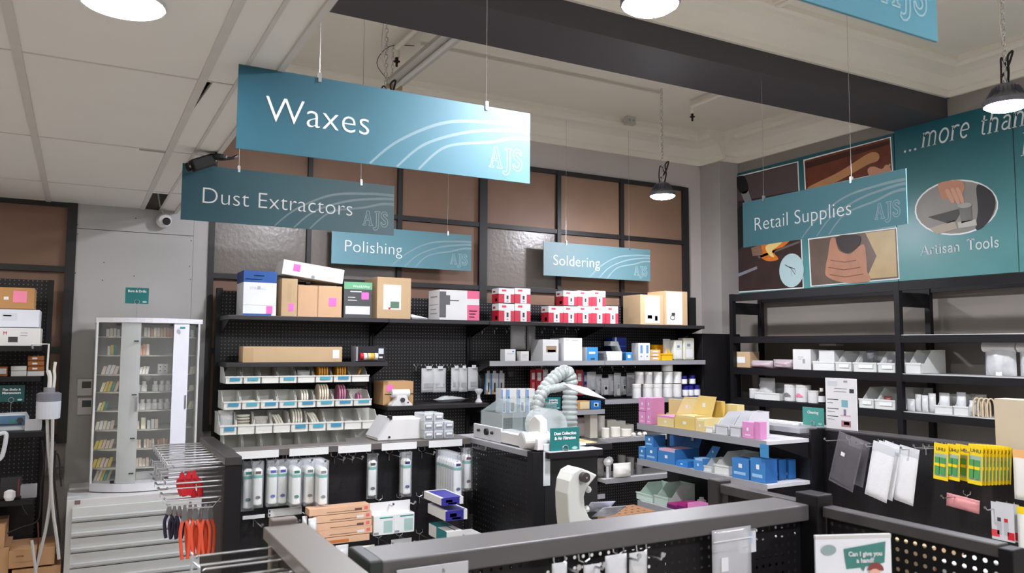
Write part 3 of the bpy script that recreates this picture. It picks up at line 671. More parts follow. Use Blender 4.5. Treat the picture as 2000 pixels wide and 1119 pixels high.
lathe_item(FR, 5.44, 1601, 758, 788, 10, [(1, 0), (1, .62), (.45, .72), (.4, .8), (.5, .8), (.5, 1)], mat('#241a18', .2), 'dropper_bottle', 'dark glass bottle with white label on the lower rack shelf', 'bottle', z=ZS[2], parts=(('label', [(1.03, .12), (1.03, .5)], PAPER), ('cap', [(.52, .78), (.55, 1)], OFFW)))
bin_(FR, 5.41, 1678, 1708, 757, 798, .3, 'clear labelled bin right of the instruction sheet, lower rack shelf', z=ZS[2], m=BINC, lab=LB, group=g)
bin_(FR, 5.41, 1709, 1750, 758, 800, .3, 'clear labelled bin with red and yellow bits, lower rack shelf', z=ZS[2], m=BINC, lab=LB, group=g)
bag(FR, 5.5, 1728, 1742, 774, 790, mat('#8f3030', .4, alpha=.8), 'plastic_bag', 'small bag of red and yellow bits in the lower rack bin', t=.03, seed=14, inner=mat('#d0a040', .5), z=ZS[2]+.007)
bin_(FR, 5.58, 1776, 1796, 759, 804, .18, 'narrow clear bin right of the middle rack post, lower shelf', z=ZS[2], m=BINC, group=g)
for i, (a, c, yt) in enumerate(((1772, 1787, 779), (1788, 1800, 770), (1801, 1813, 772), (1814, 1828, 768))):
    bag(FR, 5.44+.02*(i % 2), a, c, yt, 804, CLEAR2, 'plastic_bag', 'clear upright bag of thin rods, %s of four on the lower rack shelf' % nth(i, 4), t=.03, seed=30+i, inner=mat('#eceef0', .3, alpha=.6), z=ZS[2])
bin_(FR, 5.42, 1826, 1862, 772, 808, .22, 'clear bin with white film packs, left one of the right rack bay', z=ZS[2], m=BINC, group=g)
bin_(FR, 5.42, 1863, 1893, 772, 809, .22, 'clear bin with white film packs, right one of the right rack bay', z=ZS[2], m=BINC, group=g)
for i, (a, c, yt) in enumerate(((1832, 1858, 767), (1866, 1890, 766), (1891, 1910, 782))):
    bag(FR, 5.47, a+3, c-3, yt, 806, CLEAR2, 'plastic_bag', 'clear bag of white packs on right lower rack shelf, %s of three' % nth(i, 3), t=.05, seed=40+i, inner=mat('#f0f2f3', .4, alpha=.75), z=ZS[2]+.007)
for i, px in enumerate((1911, 1920, 1929, 1938)):
    a, z = FR.pix(px, 812, 5.45); b = B(); r = .022
    b.tube(cr([(-r, 0, 0), (-r, 0, .08), (-r*.6, 0, .115), (0, 0, .125), (r*.6, 0, .115), (r, 0, .08), (r, 0, 0)], 4), .006, 7)
    tag(b.build('bent_tube', mat('#d3bfa0', .5), loc=FR.W(a, 5.44, ZS[2]+.003), rz=FR.a+.5), 'bent cream tube arch beside the beige carton, %s of four' % nth(i, 4), 'tube', 'bent cream tubes')
bx(FR, 5.45, 1840, 1900, 868, 884, .2, mat('#a9a6a6', .5), 'flat_stack', 'flat grey sheets lying low behind the pegboard on the rack', z=None, cat='sheets')
# ================================================================== tall wall gondola under the windows
GY, GB = 5.58, 5.97          # shelf fronts, back panel
XB = [.872, 2.022, 2.866, 3.985, 5.135]
ZT = 1.955; Z2 = 1.631
PEGW = [PEG, PEG, PEG, PEG]
names = ['black pegboard gondola bay holding the rows of bins', 'black pegboard gondola bay behind the white handpiece unit', 'black pegboard gondola bay below the red boxes', 'black pegboard gondola bay at the right end with white tubs']
gd = []
for i in range(4):
    o = thing('wall_gondola', names[i], 'gondola', (XB[i], GB, 0), group='wall gondola bays'); gd.append(o); W_ = XB[i+1]-XB[i]
    ztop_ = 2.14 if i != 2 else 2.12
    B().box(.02, W_-.02, 0, .02, .1, ztop_).build('back_panel', PEG, o)
    B().box(-.018 if i == 0 else .002, .02, -.02, .04, 0, ztop_+.02).build('upright', BLACK, o); B().box(W_-.02, W_-.002, -.02, .04, 0, ztop_+.02).build('upright', BLACK, o)
    B().box(.0, W_-.004, GY-GB+.02, 0, 0, .14).build('base_plinth', BLACK, o)
def gshelf(i, z, front=GY, strip=None, m=BLACK, x0=None, x1=None, h=.03):
    o = gd[i]; W_ = XB[i+1]-XB[i]; a = .002 if x0 is None else x0-XB[i]; c = W_-.002 if x1 is None else x1-XB[i]
    sh = B().box(a, c, front-GB, -.022, z-h, z).build('shelf', m, o, bevel=.002)
    for x in (a+.012, c-.018):
        B().prism([(front-GB+.02, z-h), (-.021, z-h), (-.021, z-h-.1)], 'x', x, x+.004).build('bracket', BLACK, o)
    if strip: B().box(a, c, front-GB-.004, front-GB-.0005, z-.036, z+.004).build('price_strip', strip, sh)
for i in range(4): gshelf(i, ZT, m=mat('#2a282a', .4))
gshelf(0, Z2, m=mat('#2a282a', .4)); gshelf(2, Z2, strip=SILV); gshelf(3, Z2, strip=SILV)
gshelf(1, 1.303, m=mat('#242224', .35)); gshelf(2, 1.215, strip=SILV); gshelf(3, 1.295, strip=SILV); gshelf(3, .965, strip=SILV, m=WSH); gshelf(3, .62, strip=SILV, m=WSH); gshelf(2, .50, strip=SILV)
gshelf(0, .92, m=BLACK)
for k, z in enumerate((1.44, 1.27, 1.10)):      # louvre rails that carry the bins
    B().box(.03, 1.1, -.055, -.03, z, z+.03).build('bin_rail', BLACK, gd[0])
# ---- boxes on the top shelf
TOPZ = ZT; TF = 5.66
LB2 = mat('#e7e9ee', .5); BLUB = mat('#24549c', .45)
bx(FW, TF, 474, 539, 529, 610, .26, LB2, 'carton', 'white carton with blue top band at the left end of the top shelf', z=TOPZ,
   pr=(('f', 0, .74, 1, 1, BLUB, 'blue_band'), ('l', 0, .74, 1, 1, mat('#3b4a86', .5), 'blue_band'), ('f', 0, 0, .86, .045, BLUB, 'blue_band'), ('f', .7, .05, .89, .22, PINKNOTE, 'sticky_note', .002),
       ('f', .42, .585, .5, .66, mat('#b9bcc4', .6), 'emblem'), ('f', .0, .23, 1, .236, INKL, 'print_line'), ('f', .05, .8, .55, .815, LB2, 'print_line'), ('f', .3, .88, .62, .9, LB2, 'print_line')), tx=(('STRONG', .18, .58, .09, mat('#c9cbd2', .6)),))
bx(FW, TF, 549, 580, 544, 612, .26, TAN3, 'carton', 'narrow upright tan carton beside the blue-banded carton', z=TOPZ, pr=(('f', .45, .14, .78, .34, PINKNOTE, 'sticky_note', .002), ('f', .38, .4, .62, .88, mat('#b9a07c', .8), 'printed_marks')))
o = bx(FW, TF, 581, 667, 558, 614, .3, mat('#d0a984', .85, var=.08), 'carton', 'wide light brown carton with open flap under the tilted white box', z=TOPZ, pr=(('f', .44, 0, .46, 1, mat('#9f7c5c', .9), 'seam'), ('f', .7, .36, .87, .62, PINKNOTE, 'sticky_note', .002)))
B().add([(-.15, .001, .2125), (.12, .001, .2125), (.1, .09, .214), (-.14, .1, .214)], [(0, 1, 2, 3)]).build('flap', mat('#c79f79', .85), o)
# tilted long white box resting on both
a = FW.pix(550, 541, 5.66); c = FW.pix(669, 561, 5.66); Lw = math.hypot(c[0]-a[0], c[1]-a[1]); ang = math.atan2(a[1]-c[1], c[0]-a[0])
o = thing('carton', 'long white box lying tilted on top of the brown cartons', 'box', FW.W(a[0], 5.66, a[1]+.024), rot=(0, ang, 0))
B().box(0, Lw, 0, .24, 0, .105).build('body', WHITE, o, bevel=.002); B().box(.075, .125, -.002, 0, .035, .085).build('sticky_note', PINKNOTE, o); B().cyl((Lw*.5, -.001, .012), (Lw*.5, 0, .012), .014, 14).build('finger_hole', INKL, o)
bx(FW, TF, 671, 726, 551, 616, .2, mat('#4a4d4c', .5), 'carton', 'dark grey carton with green top band on the top shelf', z=TOPZ, pr=(('f', 0, .8, 1, 1, mat('#6fae86', .5), 'green_band'), ('f', .06, .1, .93, .33, mat('#d9d9e0', .6), 'label'), ('f', .62, .52, .88, .72, PINKNOTE, 'sticky_note', .002), ('f', .22, .72, .62, .75, PAPER, 'print_line'), ('f', .14, .56, .4, .58, PAPER, 'print_line'), ('f', .14, .48, .46, .5, PAPER, 'print_line')), tx=(('West&Alloy', .3, .85, .1, PAPER),))
o = bx(FW, TF-.02, 736, 802, 542, 620, .3, TAN3, 'carton', 'big tan carton with white picture sheet on the top shelf', z=TOPZ, pr=(('f', .18, .22, .7, .82, PAPER, 'picture_sheet'),))
B().box(-.03, .04, -.002, -.001, .08, .13).build('sheet_picture', mat('#5d7a66', .7), o); B().box(-.045, -.03, -.002, -.001, .07, .085).build('sheet_picture', RED, o)
b = B(); a = FW.pix(806, 622, 5.64)
for k in range(4): b.add([(0, 0, .002+.004*k), (.13, 0, .002+.003*k), (.13, .2, .002+.004*k), (.0, .2, .03+.004*k), (-.02, .1, .035+.006*k)], [(0, 1, 2, 3, 4)])
tag(b.build('paper_sheets', PAPER, loc=FW.W(a[0], 5.64, ZT)), 'loose curled paper sheets lying between tan carton and pink-banded box', 'paper')
o = bx(FW, TF-.03, 858, 936, 567, 623, .22, WHITE, 'carton', 'white carton with grey tool silhouette and pink end band', z=TOPZ, pr=(('f', .69, 0, 1, .52, mat('#e0688c', .5), 'pink_band'), ('f', .69, .73, 1, 1, mat('#e0688c', .5), 'pink_band'), ('f', .0, .08, .16, .94, mat('#5e5e60', .6), 'tool_silhouette'), ('f', .16, .5, .26, .82, mat('#5e5e60', .6), 'tool_silhouette'), ('f', .26, .63, .48, .67, mat('#5e5e60', .6), 'tool_silhouette'), ('f', .74, .3, .94, .33, PAPER, 'print_line'), ('f', .74, .2, .9, .23, PAPER, 'print_line'), ('f', .74, .1, .88, .13, PAPER, 'print_line'),
      ('l', .1, .5, .9, .52, INKL, 'print_line'), ('l', .2, .75, .8, .8, INKL, 'print_line'), ('l', .2, .2, .8, .24, INKL, 'print_line'), ('l', .2, .34, .7, .37, INKL, 'print_line')))
B().prism([(.5, .62), (.545, .68), (.59, .62), (.545, .56)], 'y', -.0024, -.0016)
RB1 = mat('#c2384c', .5); RB2 = mat('#b31d2c', .45)
def redbox(x0, x1, yt, yb, label, z, ly=5.67):
    bx(FW, ly, x0, x1, yt, yb, .12, WHITE, 'product_box', label, z=z, group='red and white tool boxes', bev=.001,
       pr=(('f', 0, 0, .36, .6, RB1, 'red_panel'), ('f', .76, 0, 1, .6, RB1, 'red_panel'), ('f', .2, .78, .48, .9, mat('#d94a60', .6), 'brand_mark'), ('f', .5, .25, .62, .5, INK, 'tool_picture'), ('f', .5, .08, .62, .16, INKL, 'print_line'),
           ('l', 0, 0, 1, .62, RB2, 'red_side'), ('l', .15, .72, .5, .84, RB2, 'brand_mark'), ('l', .5, .1, .8, .3, PAPER, 'label')))
zz1 = TOPZ
for r_, (y0_, y1_) in enumerate(((593, 624), (563, 592))):
    for k, (a, c) in enumerate(((974, 1004.5), (1005.5, 1036))):
        redbox(a, c, y0_, y1_, 'red and white tool box, %s %s of the block of four' % (('lower', 'upper')[r_], ('left', 'right')[k]), zz1)
    zz1 = FW.pix(1005, 592.5, 5.67)[1]+.001
fx = [1071, 1100, 1128, 1156, 1183, 1208]; zz2 = FW.pix(1130, 597.5, 5.67)[1]+.002
for k in range(5): redbox(fx[k]+.4, fx[k+1]-.4, 598, 628, 'red and white tool box, %s in the lower row of five' % nth(k, 5), TOPZ)
for k in range(3): redbox(fx[k+1]+.4, fx[k+2]-.4, 568, 597, 'red and white tool box, %s in the upper row of three' % nth(k, 3), zz2)
o = bx(FW, TF, 1251, 1296, 576, 630, .26, TAN3, 'carton', 'tan carton with a rounded white tag next to the red boxes', z=TOPZ, pr=(('f', .2, .06, .84, .96, PAPER, 'tag_sheet'), ('f', .3, .2, .5, .32, INK, 'tag_print'), ('f', .62, .14, .74, .3, INK, 'tag_print')))
o = bx(FW, TF-.02, 1300, 1343, 569, 630, .26, mat('#c5a67f', .85), 'carton', 'tan carton with a long white picture strip at the shelf end', z=TOPZ, pr=(('f', .05, .02, .76, .98, PAPER, 'picture_strip'),))
b = B(); b.tube([(p.x, -.002, p.y) for p in [Vector((-.05+.026*math.cos(t*.35), .07+.02*math.sin(t*.35))) for t in range(19)]], .003, 5); b.build('cable_picture', INK, o); B().box(-.06, -.02, -.002, -.001, .09, .115).build('tool_picture', INK, o)
o = bx(FW, TF+.05, 1346, 1360, 581, 629, .2, BLACK2, 'black_case', 'black case standing at the right end of the top shelf', z=TOPZ, cat='case')
# ---- second shelf, left bay
o = bx(FW, 5.62, 474, 668, 677, 703, .16, TAN3, 'carton', 'long flat tan carton with torn flap on the second shelf', z=Z2, pr=(('f', .9, .25, .97, .8, PAPER, 'tape_mark'), ('f', .0, .0, .1, .9, mat('#b89a74', .85), 'torn_flap')))
o = bx(FW, 5.62, 694, 753, 676, 703, .1, mat('#232226', .3), 'spool_pack', 'black display pack of red, white and yellow spools on the second shelf', z=Z2, cat='pack', pr=(('f', .76, .5, .93, .85, mat('#cfd6e2', .5), 'label'), ('f', .78, .24, .9, .34, PAPER, 'label'), ('l', 0, 0, 1, 1, mat('#9a9aa2', .4), 'end_label'), ('f', .02, .06, .08, .96, mat('#9a9aa2', .4), 'end_label')))
for k, (u, cm) in enumerate(((.16, RED), (.27, PAPER), (.40, YELB), (.42+.08, mat('#e8a824', .5)), (.63, PAPER))):
    B().cyl((-.11+u*.235-.012+.0, -.004, .04), (-.11+u*.235+.012, -.004, .04), .026, 14).build('spool', cm, o)
# ---- rows of bins, left bay
LBL = mat('#4aa3b8', .6); LBL2 = mat('#3d8bb0', .6); g = 'white plastic bins in rows'
rows = [('top', 8, 440, 722, 718, 749, 746.5, 5.6, 1), ('second', 8, 436, 727, 766, 799, 793.5, 5.58, 1), ('third', 9, 429, 742, 808, 849, 838, 5.56, 1), ('bottom', 8, 440, 740, 851, 890, 876, 5.56, 0)]
BI = {}
for rn, n, a, c, yt, ya0, ya1, ly, lb in rows:
    for k in range(n):
        x0 = a+(c-a)*k/n; x1 = a+(c-a)*(k+1)/n; yb_ = ya0+(ya1-ya0)*(k+.5)/n
        yt_ = yt+(ya1-ya0)*(k+.5)/n*.6
        lab = None if (rn == 'bottom' or (rn == 'top' and k in (2, 4, 7)) or (rn == 'third' and k in (1, 2, 3, 7, 8))) else (LBL if k % 2 else LBL2)
        zr = FW.pix(580, (ya0+ya1)/2, ly)[1]
        if rn == 'bottom': zr = .9215
        r = bin_(FW, ly, x0, x1, yt_, yb_, .24, 'white plastic bin, %s of the %s bin row' % (nth(k, n), rn), z=zr, lab=lab, group=g); BI[(rn, k)] = r
def discs(rn, k, label, n, r, m, axis='x', name='polishing_wheels', u=.5, tilt=0, t=.012):
    o, a, w_, z, h = BI[(rn, k)]
    t_ = thing(name, label, 'wheels', FW.W(a+w_*u, 5.56+.13, z+.006+r))
    for q in range(n):
        x = (q-(n-1)/2)*(t+.006)
        B().cyl((x-t/2, 0, 0), (x+t/2, 0, r*.1*tilt), r, 20).build('wheel', m, t_)
    return t_
YWAX = mat('#d99a2e', .5); FELT = mat('#ece6d8', .9); MAUV = mat('#b8738f', .7)
discs('top', 5, 'yellow wheels standing in the sixth bin of the top row', 4, .068, YWAX); discs('top', 6, 'yellow wheels standing in the seventh bin of the top row', 4, .068, mat('#d8962a', .5))
discs('second', 4, 'pale wheels standing in the fifth bin of the second row', 3, .055, FELT); discs('second', 5, 'tall cream wheels standing in the sixth bin of the second row', 4, .075, mat('#e5d8c4', .9)); discs('second', 6, 'mauve wheels standing in the seventh bin of the second row', 3, .072, MAUV); discs('second', 7, 'small mauve wheels in the rightmost bin of the second row', 2, .04, MAUV)
discs('third', 4, 'white felt wheels standing in the fifth bin of the third row', 4, .072, FELT); discs('third', 3, 'white felt wheels leaning in the fourth bin of the third row', 3, .055, FELT, tilt=1); discs('third', 5, 'white felt wheels leaning in the sixth bin of the third row', 3, .058, FELT, tilt=1)
def lump(rn, k, label, m, w_=.09, h_=.1, name='plastic_bag', cat='bag'):
    o, a, ww, z, h = BI[(rn, k)]
    t_ = pillow(w_, h_, .07, seed=k+50).build(name, m, loc=FW.W(a+ww/2, 5.56+.12, z+h_+.006), smooth=True); return tag(t_, label, cat)
lump('third', 0, 'white plastic bag bulging from the leftmost bin of the third row', mat('#eceef0', .3, alpha=.85, bump=.3, scale=30), .1, .15)
lump('third', 2, 'clear bag of pale pieces in the third bin of the third row', mat('#dcd6cc', .3, bump=.5, scale=40), .1, .1)
lump('top', 4, 'crumpled white bag in the fifth bin of the top row', mat('#dfe0dc', .3, alpha=.8, bump=.3), .09, .08)
lump('bottom', 3, 'crumpled clear bag in the fourth bin of the bottom row', mat('#dcdcd8', .3, alpha=.8, bump=.3), .1, .08)
lump('second', 1, 'white folded cloth in the second bin of the second row', FELT, .1, .05, 'folded_cloth', 'cloth'); lump('second', 2, 'white crumpled paper in the third bin of the second row', PAPER, .09, .05, 'crumpled_paper', 'paper')
o, a, ww, z, h = BI[('third', 1)]
t_ = thing('mop_wheel', 'stack of cream cotton mop wheels in the second bin of the third row', 'wheels', FW.W(a+ww/2, 5.56+.13, z+.005))
for q in range(6): B().lathe([(.02, 0), (.044, .002), (.048, .009), (.044, .016), (.02, .018)], 18, (0, 0, q*.02+.001)).build('mop_layer', FELT, t_)
o, a, ww, z, h = BI[('third', 6)]
tag(B().lathe([(.035, 0), (.038, .02), (.03, .045), (.005, .05)], 16).build('felt_cone', FELT, loc=FW.W(a+ww/2, 5.66, z+.005)), 'small white felt cone in the seventh bin of the third row', 'felt cone')
tag(B().lathe([(.03, 0), (.03, .05), (.012, .05), (.012, .0)], 16).build('felt_cone', mat('#dcc8d4', .8), loc=FW.W(BI[('third', 7)][1]+.06, 5.66, z+.005)), 'small pale lilac felt piece in the eighth bin of the third row', 'felt piece')
o, a, ww, z, h = BI[('top', 2)]
tag(B().box(-.045, .045, 0, .1, 0, .04).build('wax_block', YWAX, loc=FW.W(a+ww/2, 5.66, z+.005)), 'yellow wax block low in the third bin of the top row', 'wax block')
o, a, ww, z, h = BI[('top', 7)]
tag(B().cyl((-.02, 0, .01), (.025, .03, .09), .008, 10).build('wax_stick', YWAX, loc=FW.W(a+ww/2, 5.64, z+.005)), 'yellow stick leaning in the rightmost bin of the top row', 'stick')
# ---- second bay: shelf with carton, handpiece control unit, bag; hanging bags
Z3 = 1.303
bx(FW, 5.68, 748, 807, 745, 786, .22, mat('#c39a6c', .85), 'carton', 'brown carton with pink note behind the white handpiece unit', z=Z3, pr=(('f', .12, .58, .32, .86, PINKNOTE, 'sticky_note', .002),))
a = FW.pix(783, 788, 5.61); o = thing('handpiece_unit', 'white bench motor unit with flared base and black shafts', 'machine', FW.W(a[0], 5.60, Z3))
B().prism([(-.085, 0), (.085, 0), (.08, .012), (.045, .045), (.04, .075), (-.04, .075), (-.045, .045), (-.08, .012)], 'y', -.02, .07).build('base', WHITE, o, bevel=.004)
B().cyl((-.07, .03, .092), (.07, .03, .092), .03, 20).build('motor_housing', WHITE, o); B().cyl((-.12, .03, .085), (-.07, .03, .085), .004, 8).cyl((.07, .03, .085), (.13, .03, .085), .004, 8).build('shaft', BLACK2, o); B().cyl((0, -.02, .045), (0, -.034, .045), .017, 16).build('dial', INK, o)
B().cyl((.045, -.02, .025), (.045, -.024, .025), .006, 10).build('button', BLACK2, o)
pl = pillow(.26, .14, .05, seed=77); o = pl.build('plastic_bag', mat('#e8eaec', .2, alpha=.8, bump=.3, scale=25), loc=FW.W(FW.pix(893, 786, 5.68)[0], 5.72, Z3+.028), rot=(math.pi/2-.06, 0, .1), smooth=True); tag(o, 'white plastic bag lying flat on the middle black shelf', 'bag')
a = FW.pix(937, 786, 5.66); o = thing('glass_funnel', 'clear glass stem with bulb at the end of the middle shelf', 'glassware', FW.W(a[0], 5.68, Z3+.001)); B().lathe([(.028, 0), (.028, .006), (.014, .03), (.012, .06), (.03, .085), (.036, .1), (.02, .11)], 18).build('stem', CLEAR2, o)
for k, (x0, x1, yt, yb_) in enumerate(((823, 849, 719, 766), (846, 871, 719, 766), (881, 899, 718, 764), (897, 913, 718, 765), (914, 934, 717, 763))):
    bag(FW, 5.86-.01*k, x0, x1, yt, yb_, CLEAR2, 'plastic_bag', 'clear zip bag with a metal clamp hanging on pegboard, %s of five' % nth(k, 5), t=.03, seed=60+k, group='zip bags behind the bench motor', ins=((.15, .62, .85, .8, mat('#b9b9bd', .3, .3), 'metal_clamp'), (.3, -.09, .7, .04, PAPER, 'hang_tag')))
for k, px in enumerate((812, 833, 855, 876, 897)): hook(FW, GB, px, 716, 'thin chrome hook above the clear zip bags, %s of five' % nth(k, 5), .12, 'hooks above the zip bags')
# small cards at the bay edge
DK = mat('#2b2a2c', .2, alpha=.85)
bag(FW, 5.85, 933, 945, 728, 762, DK, 'plastic_bag', 'narrow dark bag hanging between zip bags and blue cards', t=.02, seed=70)
for k, (x0, x1) in enumerate(((947, 960), (958, 973), (972, 985))):
    bx(FW, 5.86-.02*(k == 1), x0, x1, 729, 770, .006, PAPER, 'tool_card', 'white and blue tool card hanging above the clear hood, %s of three' % nth(k, 3), cat='card', group='blue tool cards', bev=0, pr=(('f', 0, 0, .2, 1, BLUEL, 'blue_edge'), ('f', .45, .1, .65, .55, INK, 'tool_picture'), ('f', .3, .98, .7, 1.12, PAPER, 'hang_tab'), ('f', .2, .0, .5, .2, mat('#e0a860', .5), 'picture')))
bag(FW, 5.88, 992, 1004, 717, 738, mat('#4a4448', .2, alpha=.8), 'plastic_bag', 'tiny dark bag hanging alone on the pegboard', t=.02, seed=71)
# hanging bags under the top shelf
bag(FW, 5.78, 997, 1027, 633, 683, mat('#d8d5d6', .15, alpha=.4, bump=.5, scale=25), 'plastic_bag', 'large crumpled clear bag hanging under the red boxes', t=.05, seed=72)
bag(FW, 5.84, 1029, 1046, 632, 686, mat('#d8d5d6', .15, alpha=.4, bump=.5, scale=25), 'plastic_bag', 'narrow crumpled clear bag hanging next to the large one', t=.05, seed=73)
for k, px in enumerate((941, 965, 989, 1058, 1081, 1103, 1125)): hook(FW, GB, px, 645, 'small chrome hook under the top shelf, %s of seven' % nth(k, 7), .05, 'hooks under the top shelf')
# ---- second shelf, right bays
g = 'goods on the silver-edged second shelf'
bx(FW, 5.62, 986, 1007, 682, 703, .08, WHITE, 'product_box', 'small white box alone at the left of the silver-edged shelf', z=Z2, pr=(('f', .2, .6, .8, .64, INKL, 'print_line'), ('f', .68, .75, .85, .86, BLUEL, 'brand_mark')))
bx(FW, 5.62, 1017, 1033, 686, 703, .07, OFFW, 'product_box', 'smaller cream box second on the silver-edged shelf', z=Z2, pr=(('f', .15, .6, .85, .64, INKL, 'print_line'), ('f', .15, .4, .7, .44, INKL, 'print_line')))
bx(FW, 5.62, 1060, 1091, 663, 703, .2, WHITE, 'carton', 'white carton with brown picture patch on the silver-edged shelf', z=Z2, pr=(('f', .22, .4, .86, .7, mat('#9a8468', .7), 'picture'), ('f', .3, .38, .8, .52, PAPER, 'picture_gap')))
bx(FW, 5.61, 1101, 1137, 660, 703, .22, mat('#eeeef2', .5), 'carton', 'tall plain white carton with handwriting on the silver-edged shelf', z=Z2, pr=(('f', .08, .9, .3, .92, INKL, 'handwriting'), ('f', .45, .88, .8, .91, INKL, 'handwriting')))
bx(FW, 5.62, 1146, 1168, 678, 703, .08, mat('#3f8fd0', .45), 'product_box', 'bright blue box with white tool picture on the silver-edged shelf', z=Z2, pr=(('f', .2, .5, .75, .66, PAPER, 'tool_picture'), ('f', .35, .08, .7, .2, INK, 'picture'), ('l', 0, 0, 1, 1, PAPER, 'white_side')))
for k in range(3):
    z_ = Z2+.028*k
    bx(FW, 5.62, 1186-1*k, 1215, 697.5-5.7*k, 703-5.7*k, .15, WHITE, 'product_box', 'flat white box, %s of the stack of three' % ('lowest', 'middle', 'topmost')[k], z=z_, group='stack of flat white boxes', bev=.001)
bx(FW, 5.8, 1196, 1224, 659, 702, .1, mat('#1c2f86', .45), 'product_box', 'dark blue box standing behind the flat white boxes', z=Z2, pr=(('f', .18, .55, .3, 1.0, mat('#c9cdd6', .5), 'white_tab'), ('f', .4, .6, .95, .63, BLUEL, 'print_line')))
a = FW.pix(1216, 703, 5.66)
tag(B().prism([(-.1, .17), (-.02, .17), (.05, 0), (.03, 0), (-.03, .13), (-.1, .13)], 'y', 0, .1).build('display_bracket', mat('#c3c6c4', .4), loc=FW.W(a[0], 5.7, Z2+.001)), 'pale grey bent bracket leaning behind the flat white boxes', 'bracket')
bx(FW, 5.63, 1223, 1235, 688, 703, .06, mat('#3f8fd0', .45), 'product_box', 'small blue box right of the grey bent bracket', z=Z2, pr=(('f', .25, .3, .7, .7, PAPER, 'picture'),))
for k, (a, c) in enumerate(((1247, 1258), (1258.5, 1269.5))):
    bx(FW, 5.62, a, c, 670, 703, .1, WHITE, 'product_box', 'upright white box with blue stripe, %s of the pair' % ('left', 'right')[k], z=Z2, pr=(('f', .35, .42, .75, .88, mat('#5a8fd0', .5), 'blue_stripe'), ('f', .35, .2, .65, .28, INKL, 'print_line')))
for k in range(3):
    bx(FW, 5.64, 1270, 1290, 696-6.5*k, 702.5-6.5*k, .1, mat('#d8ae74', .7), 'product_box', 'small tan box in the yellow bin, %s of three' % ('lowest', 'middle', 'topmost')[k], z=Z2+.0315*k, group='tan boxes by the yellow bin', bev=.001, pr=(('f', .25, .3, .75, .7, PAPER, 'label'),))
bin_(FW, 5.61, 1291, 1315, 674, 702, .2, 'yellow plastic bin on the silver-edged shelf', z=Z2, m=mat('#f2b716', .4), group=None)
bag(FW, 5.71, 1295, 1309, 662, 700, CLEAR2, 'plastic_bag', 'clear film bag rising from the yellow bin', t=.05, seed=80, z=Z2+.01, inner=mat('#d9d0b0', .4, alpha=.7))
for k, (a, c, yt, cm) in enumerate(((1318, 1334, 664, mat('#e4e6d8', .3, alpha=.85)), (1336, 1357, 660, mat('#e2e0d0', .3, alpha=.85)))):
    o = bx(FW, 5.64, a, c, yt, 702, .09, cm, 'jug', ['cloudy plastic jug with pink cap at the silver shelf end', 'larger cloudy plastic jug with label, last on the silver shelf'][k], cat='jug', z=Z2, bev=.012, pr=(('f', .2, .12, .8, .5, PAPER, 'label'), ('f', .3, .62, .6, .74, mat('#7a86a8', .5), 'mark')))
    B().cyl((0, .04, .145+.02*k), (0, .04, .175+.02*k), .018, 14).build('cap', mat('#e58fa0', .5) if k == 0 else YELB, o)
# ---- third shelf, right end: tubs and blue bottles; hanging packs
Z4 = 1.295
tub = [(1249, 14), (1271, 17), (1290, 16), (1310.5, 16), (1328, 15)]
TUBP = [(.95, 0), (1, .03), (1, .75), (.98, .77)]
for k, (xc_, wd) in enumerate(tub):
    lathe_item(FW, 5.6, xc_, 750.5, 773, wd, TUBP, WHITE, 'tub', 'white tub, %s in the lower row of five' % nth(k, 5), 'tub', z=Z4, group='white tubs', parts=(('lid', [(1.03, .76), (1.03, .98), (.97, 1)], OFFW),))
zq = FW.pix(1290, 750, 5.6)[1]+.001
for k, (xc_, wd) in enumerate(((1254, 14), (1271, 14), (1290, 16), (1310.5, 16), (1328, 15))):
    lathe_item(FW, 5.602, xc_, 726, 749.5, wd, TUBP, WHITE if k > 1 else mat('#b9b7b5', .5), 'tub', '%s tub, %s in the upper row of five' % ('white' if k > 1 else 'grey', nth(k, 5)), 'tub', z=zq, group='white tubs', parts=(('lid', [(1.03, .76), (1.03, .98), (.97, 1)], OFFW),))
lathe_item(FW, 5.602, 1310, 709, 725, 17, TUBP, WHITE, 'tub', 'single white tub on top of the two tub rows', 'tub', z=FW.pix(1310, 725.5, 5.6)[1], group='white tubs', parts=(('lid', [(1.03, .76), (1.03, .98), (.97, 1)], OFFW),))
BB = mat('#2a2a86', .3)
for k, (xc_, yt, yb_, zz) in enumerate(((1343, 753, 772, Z4), (1353, 753, 772, Z4), (1365, 752, 772, Z4), (1340, 734, 751, None), (1356, 733, 751, None))):
    zz = zz if zz else FW.pix(xc_, 751.5, 5.61)[1]+.0005
    lathe_item(FW, 5.61, xc_, yt, yb_, 10 if k != 2 else 12, [(1, 0), (1, .7), (.8, .74)], BB, 'ink_jar', 'small blue jar with white label, %s' % ['left of the lower three', 'middle of the lower three', 'right of the lower three', 'left of the upper two', 'right of the upper two'][k], 'jar', z=zz, group='blue jars', parts=(('label', [(1.03, .1), (1.03, .62)], PAPER), ('lid', [(.95, .72), (.95, .98), (.85, 1)], mat('#1d1d78', .3))))
hp = [(1036, 1047, 722, 764, RED), (1046, 1060, 720, 772, mat('#b72034', .4)), (1059, 1070, 722, 750, mat('#c9bcbc', .4)), (1125, 1139, 722, 772, mat('#c0463f', .4)), (1139, 1149, 726, 768, mat('#2c4a94', .4)),
      (1146, 1164, 726, 762, None), (1162, 1176, 731, 770, None), (1174, 1190, 738, 772, None), (1188, 1201, 731, 772, None), (1199, 1213, 728, 774, None), (1212, 1225, 735, 772, None), (1224, 1241, 728, 774, None)]
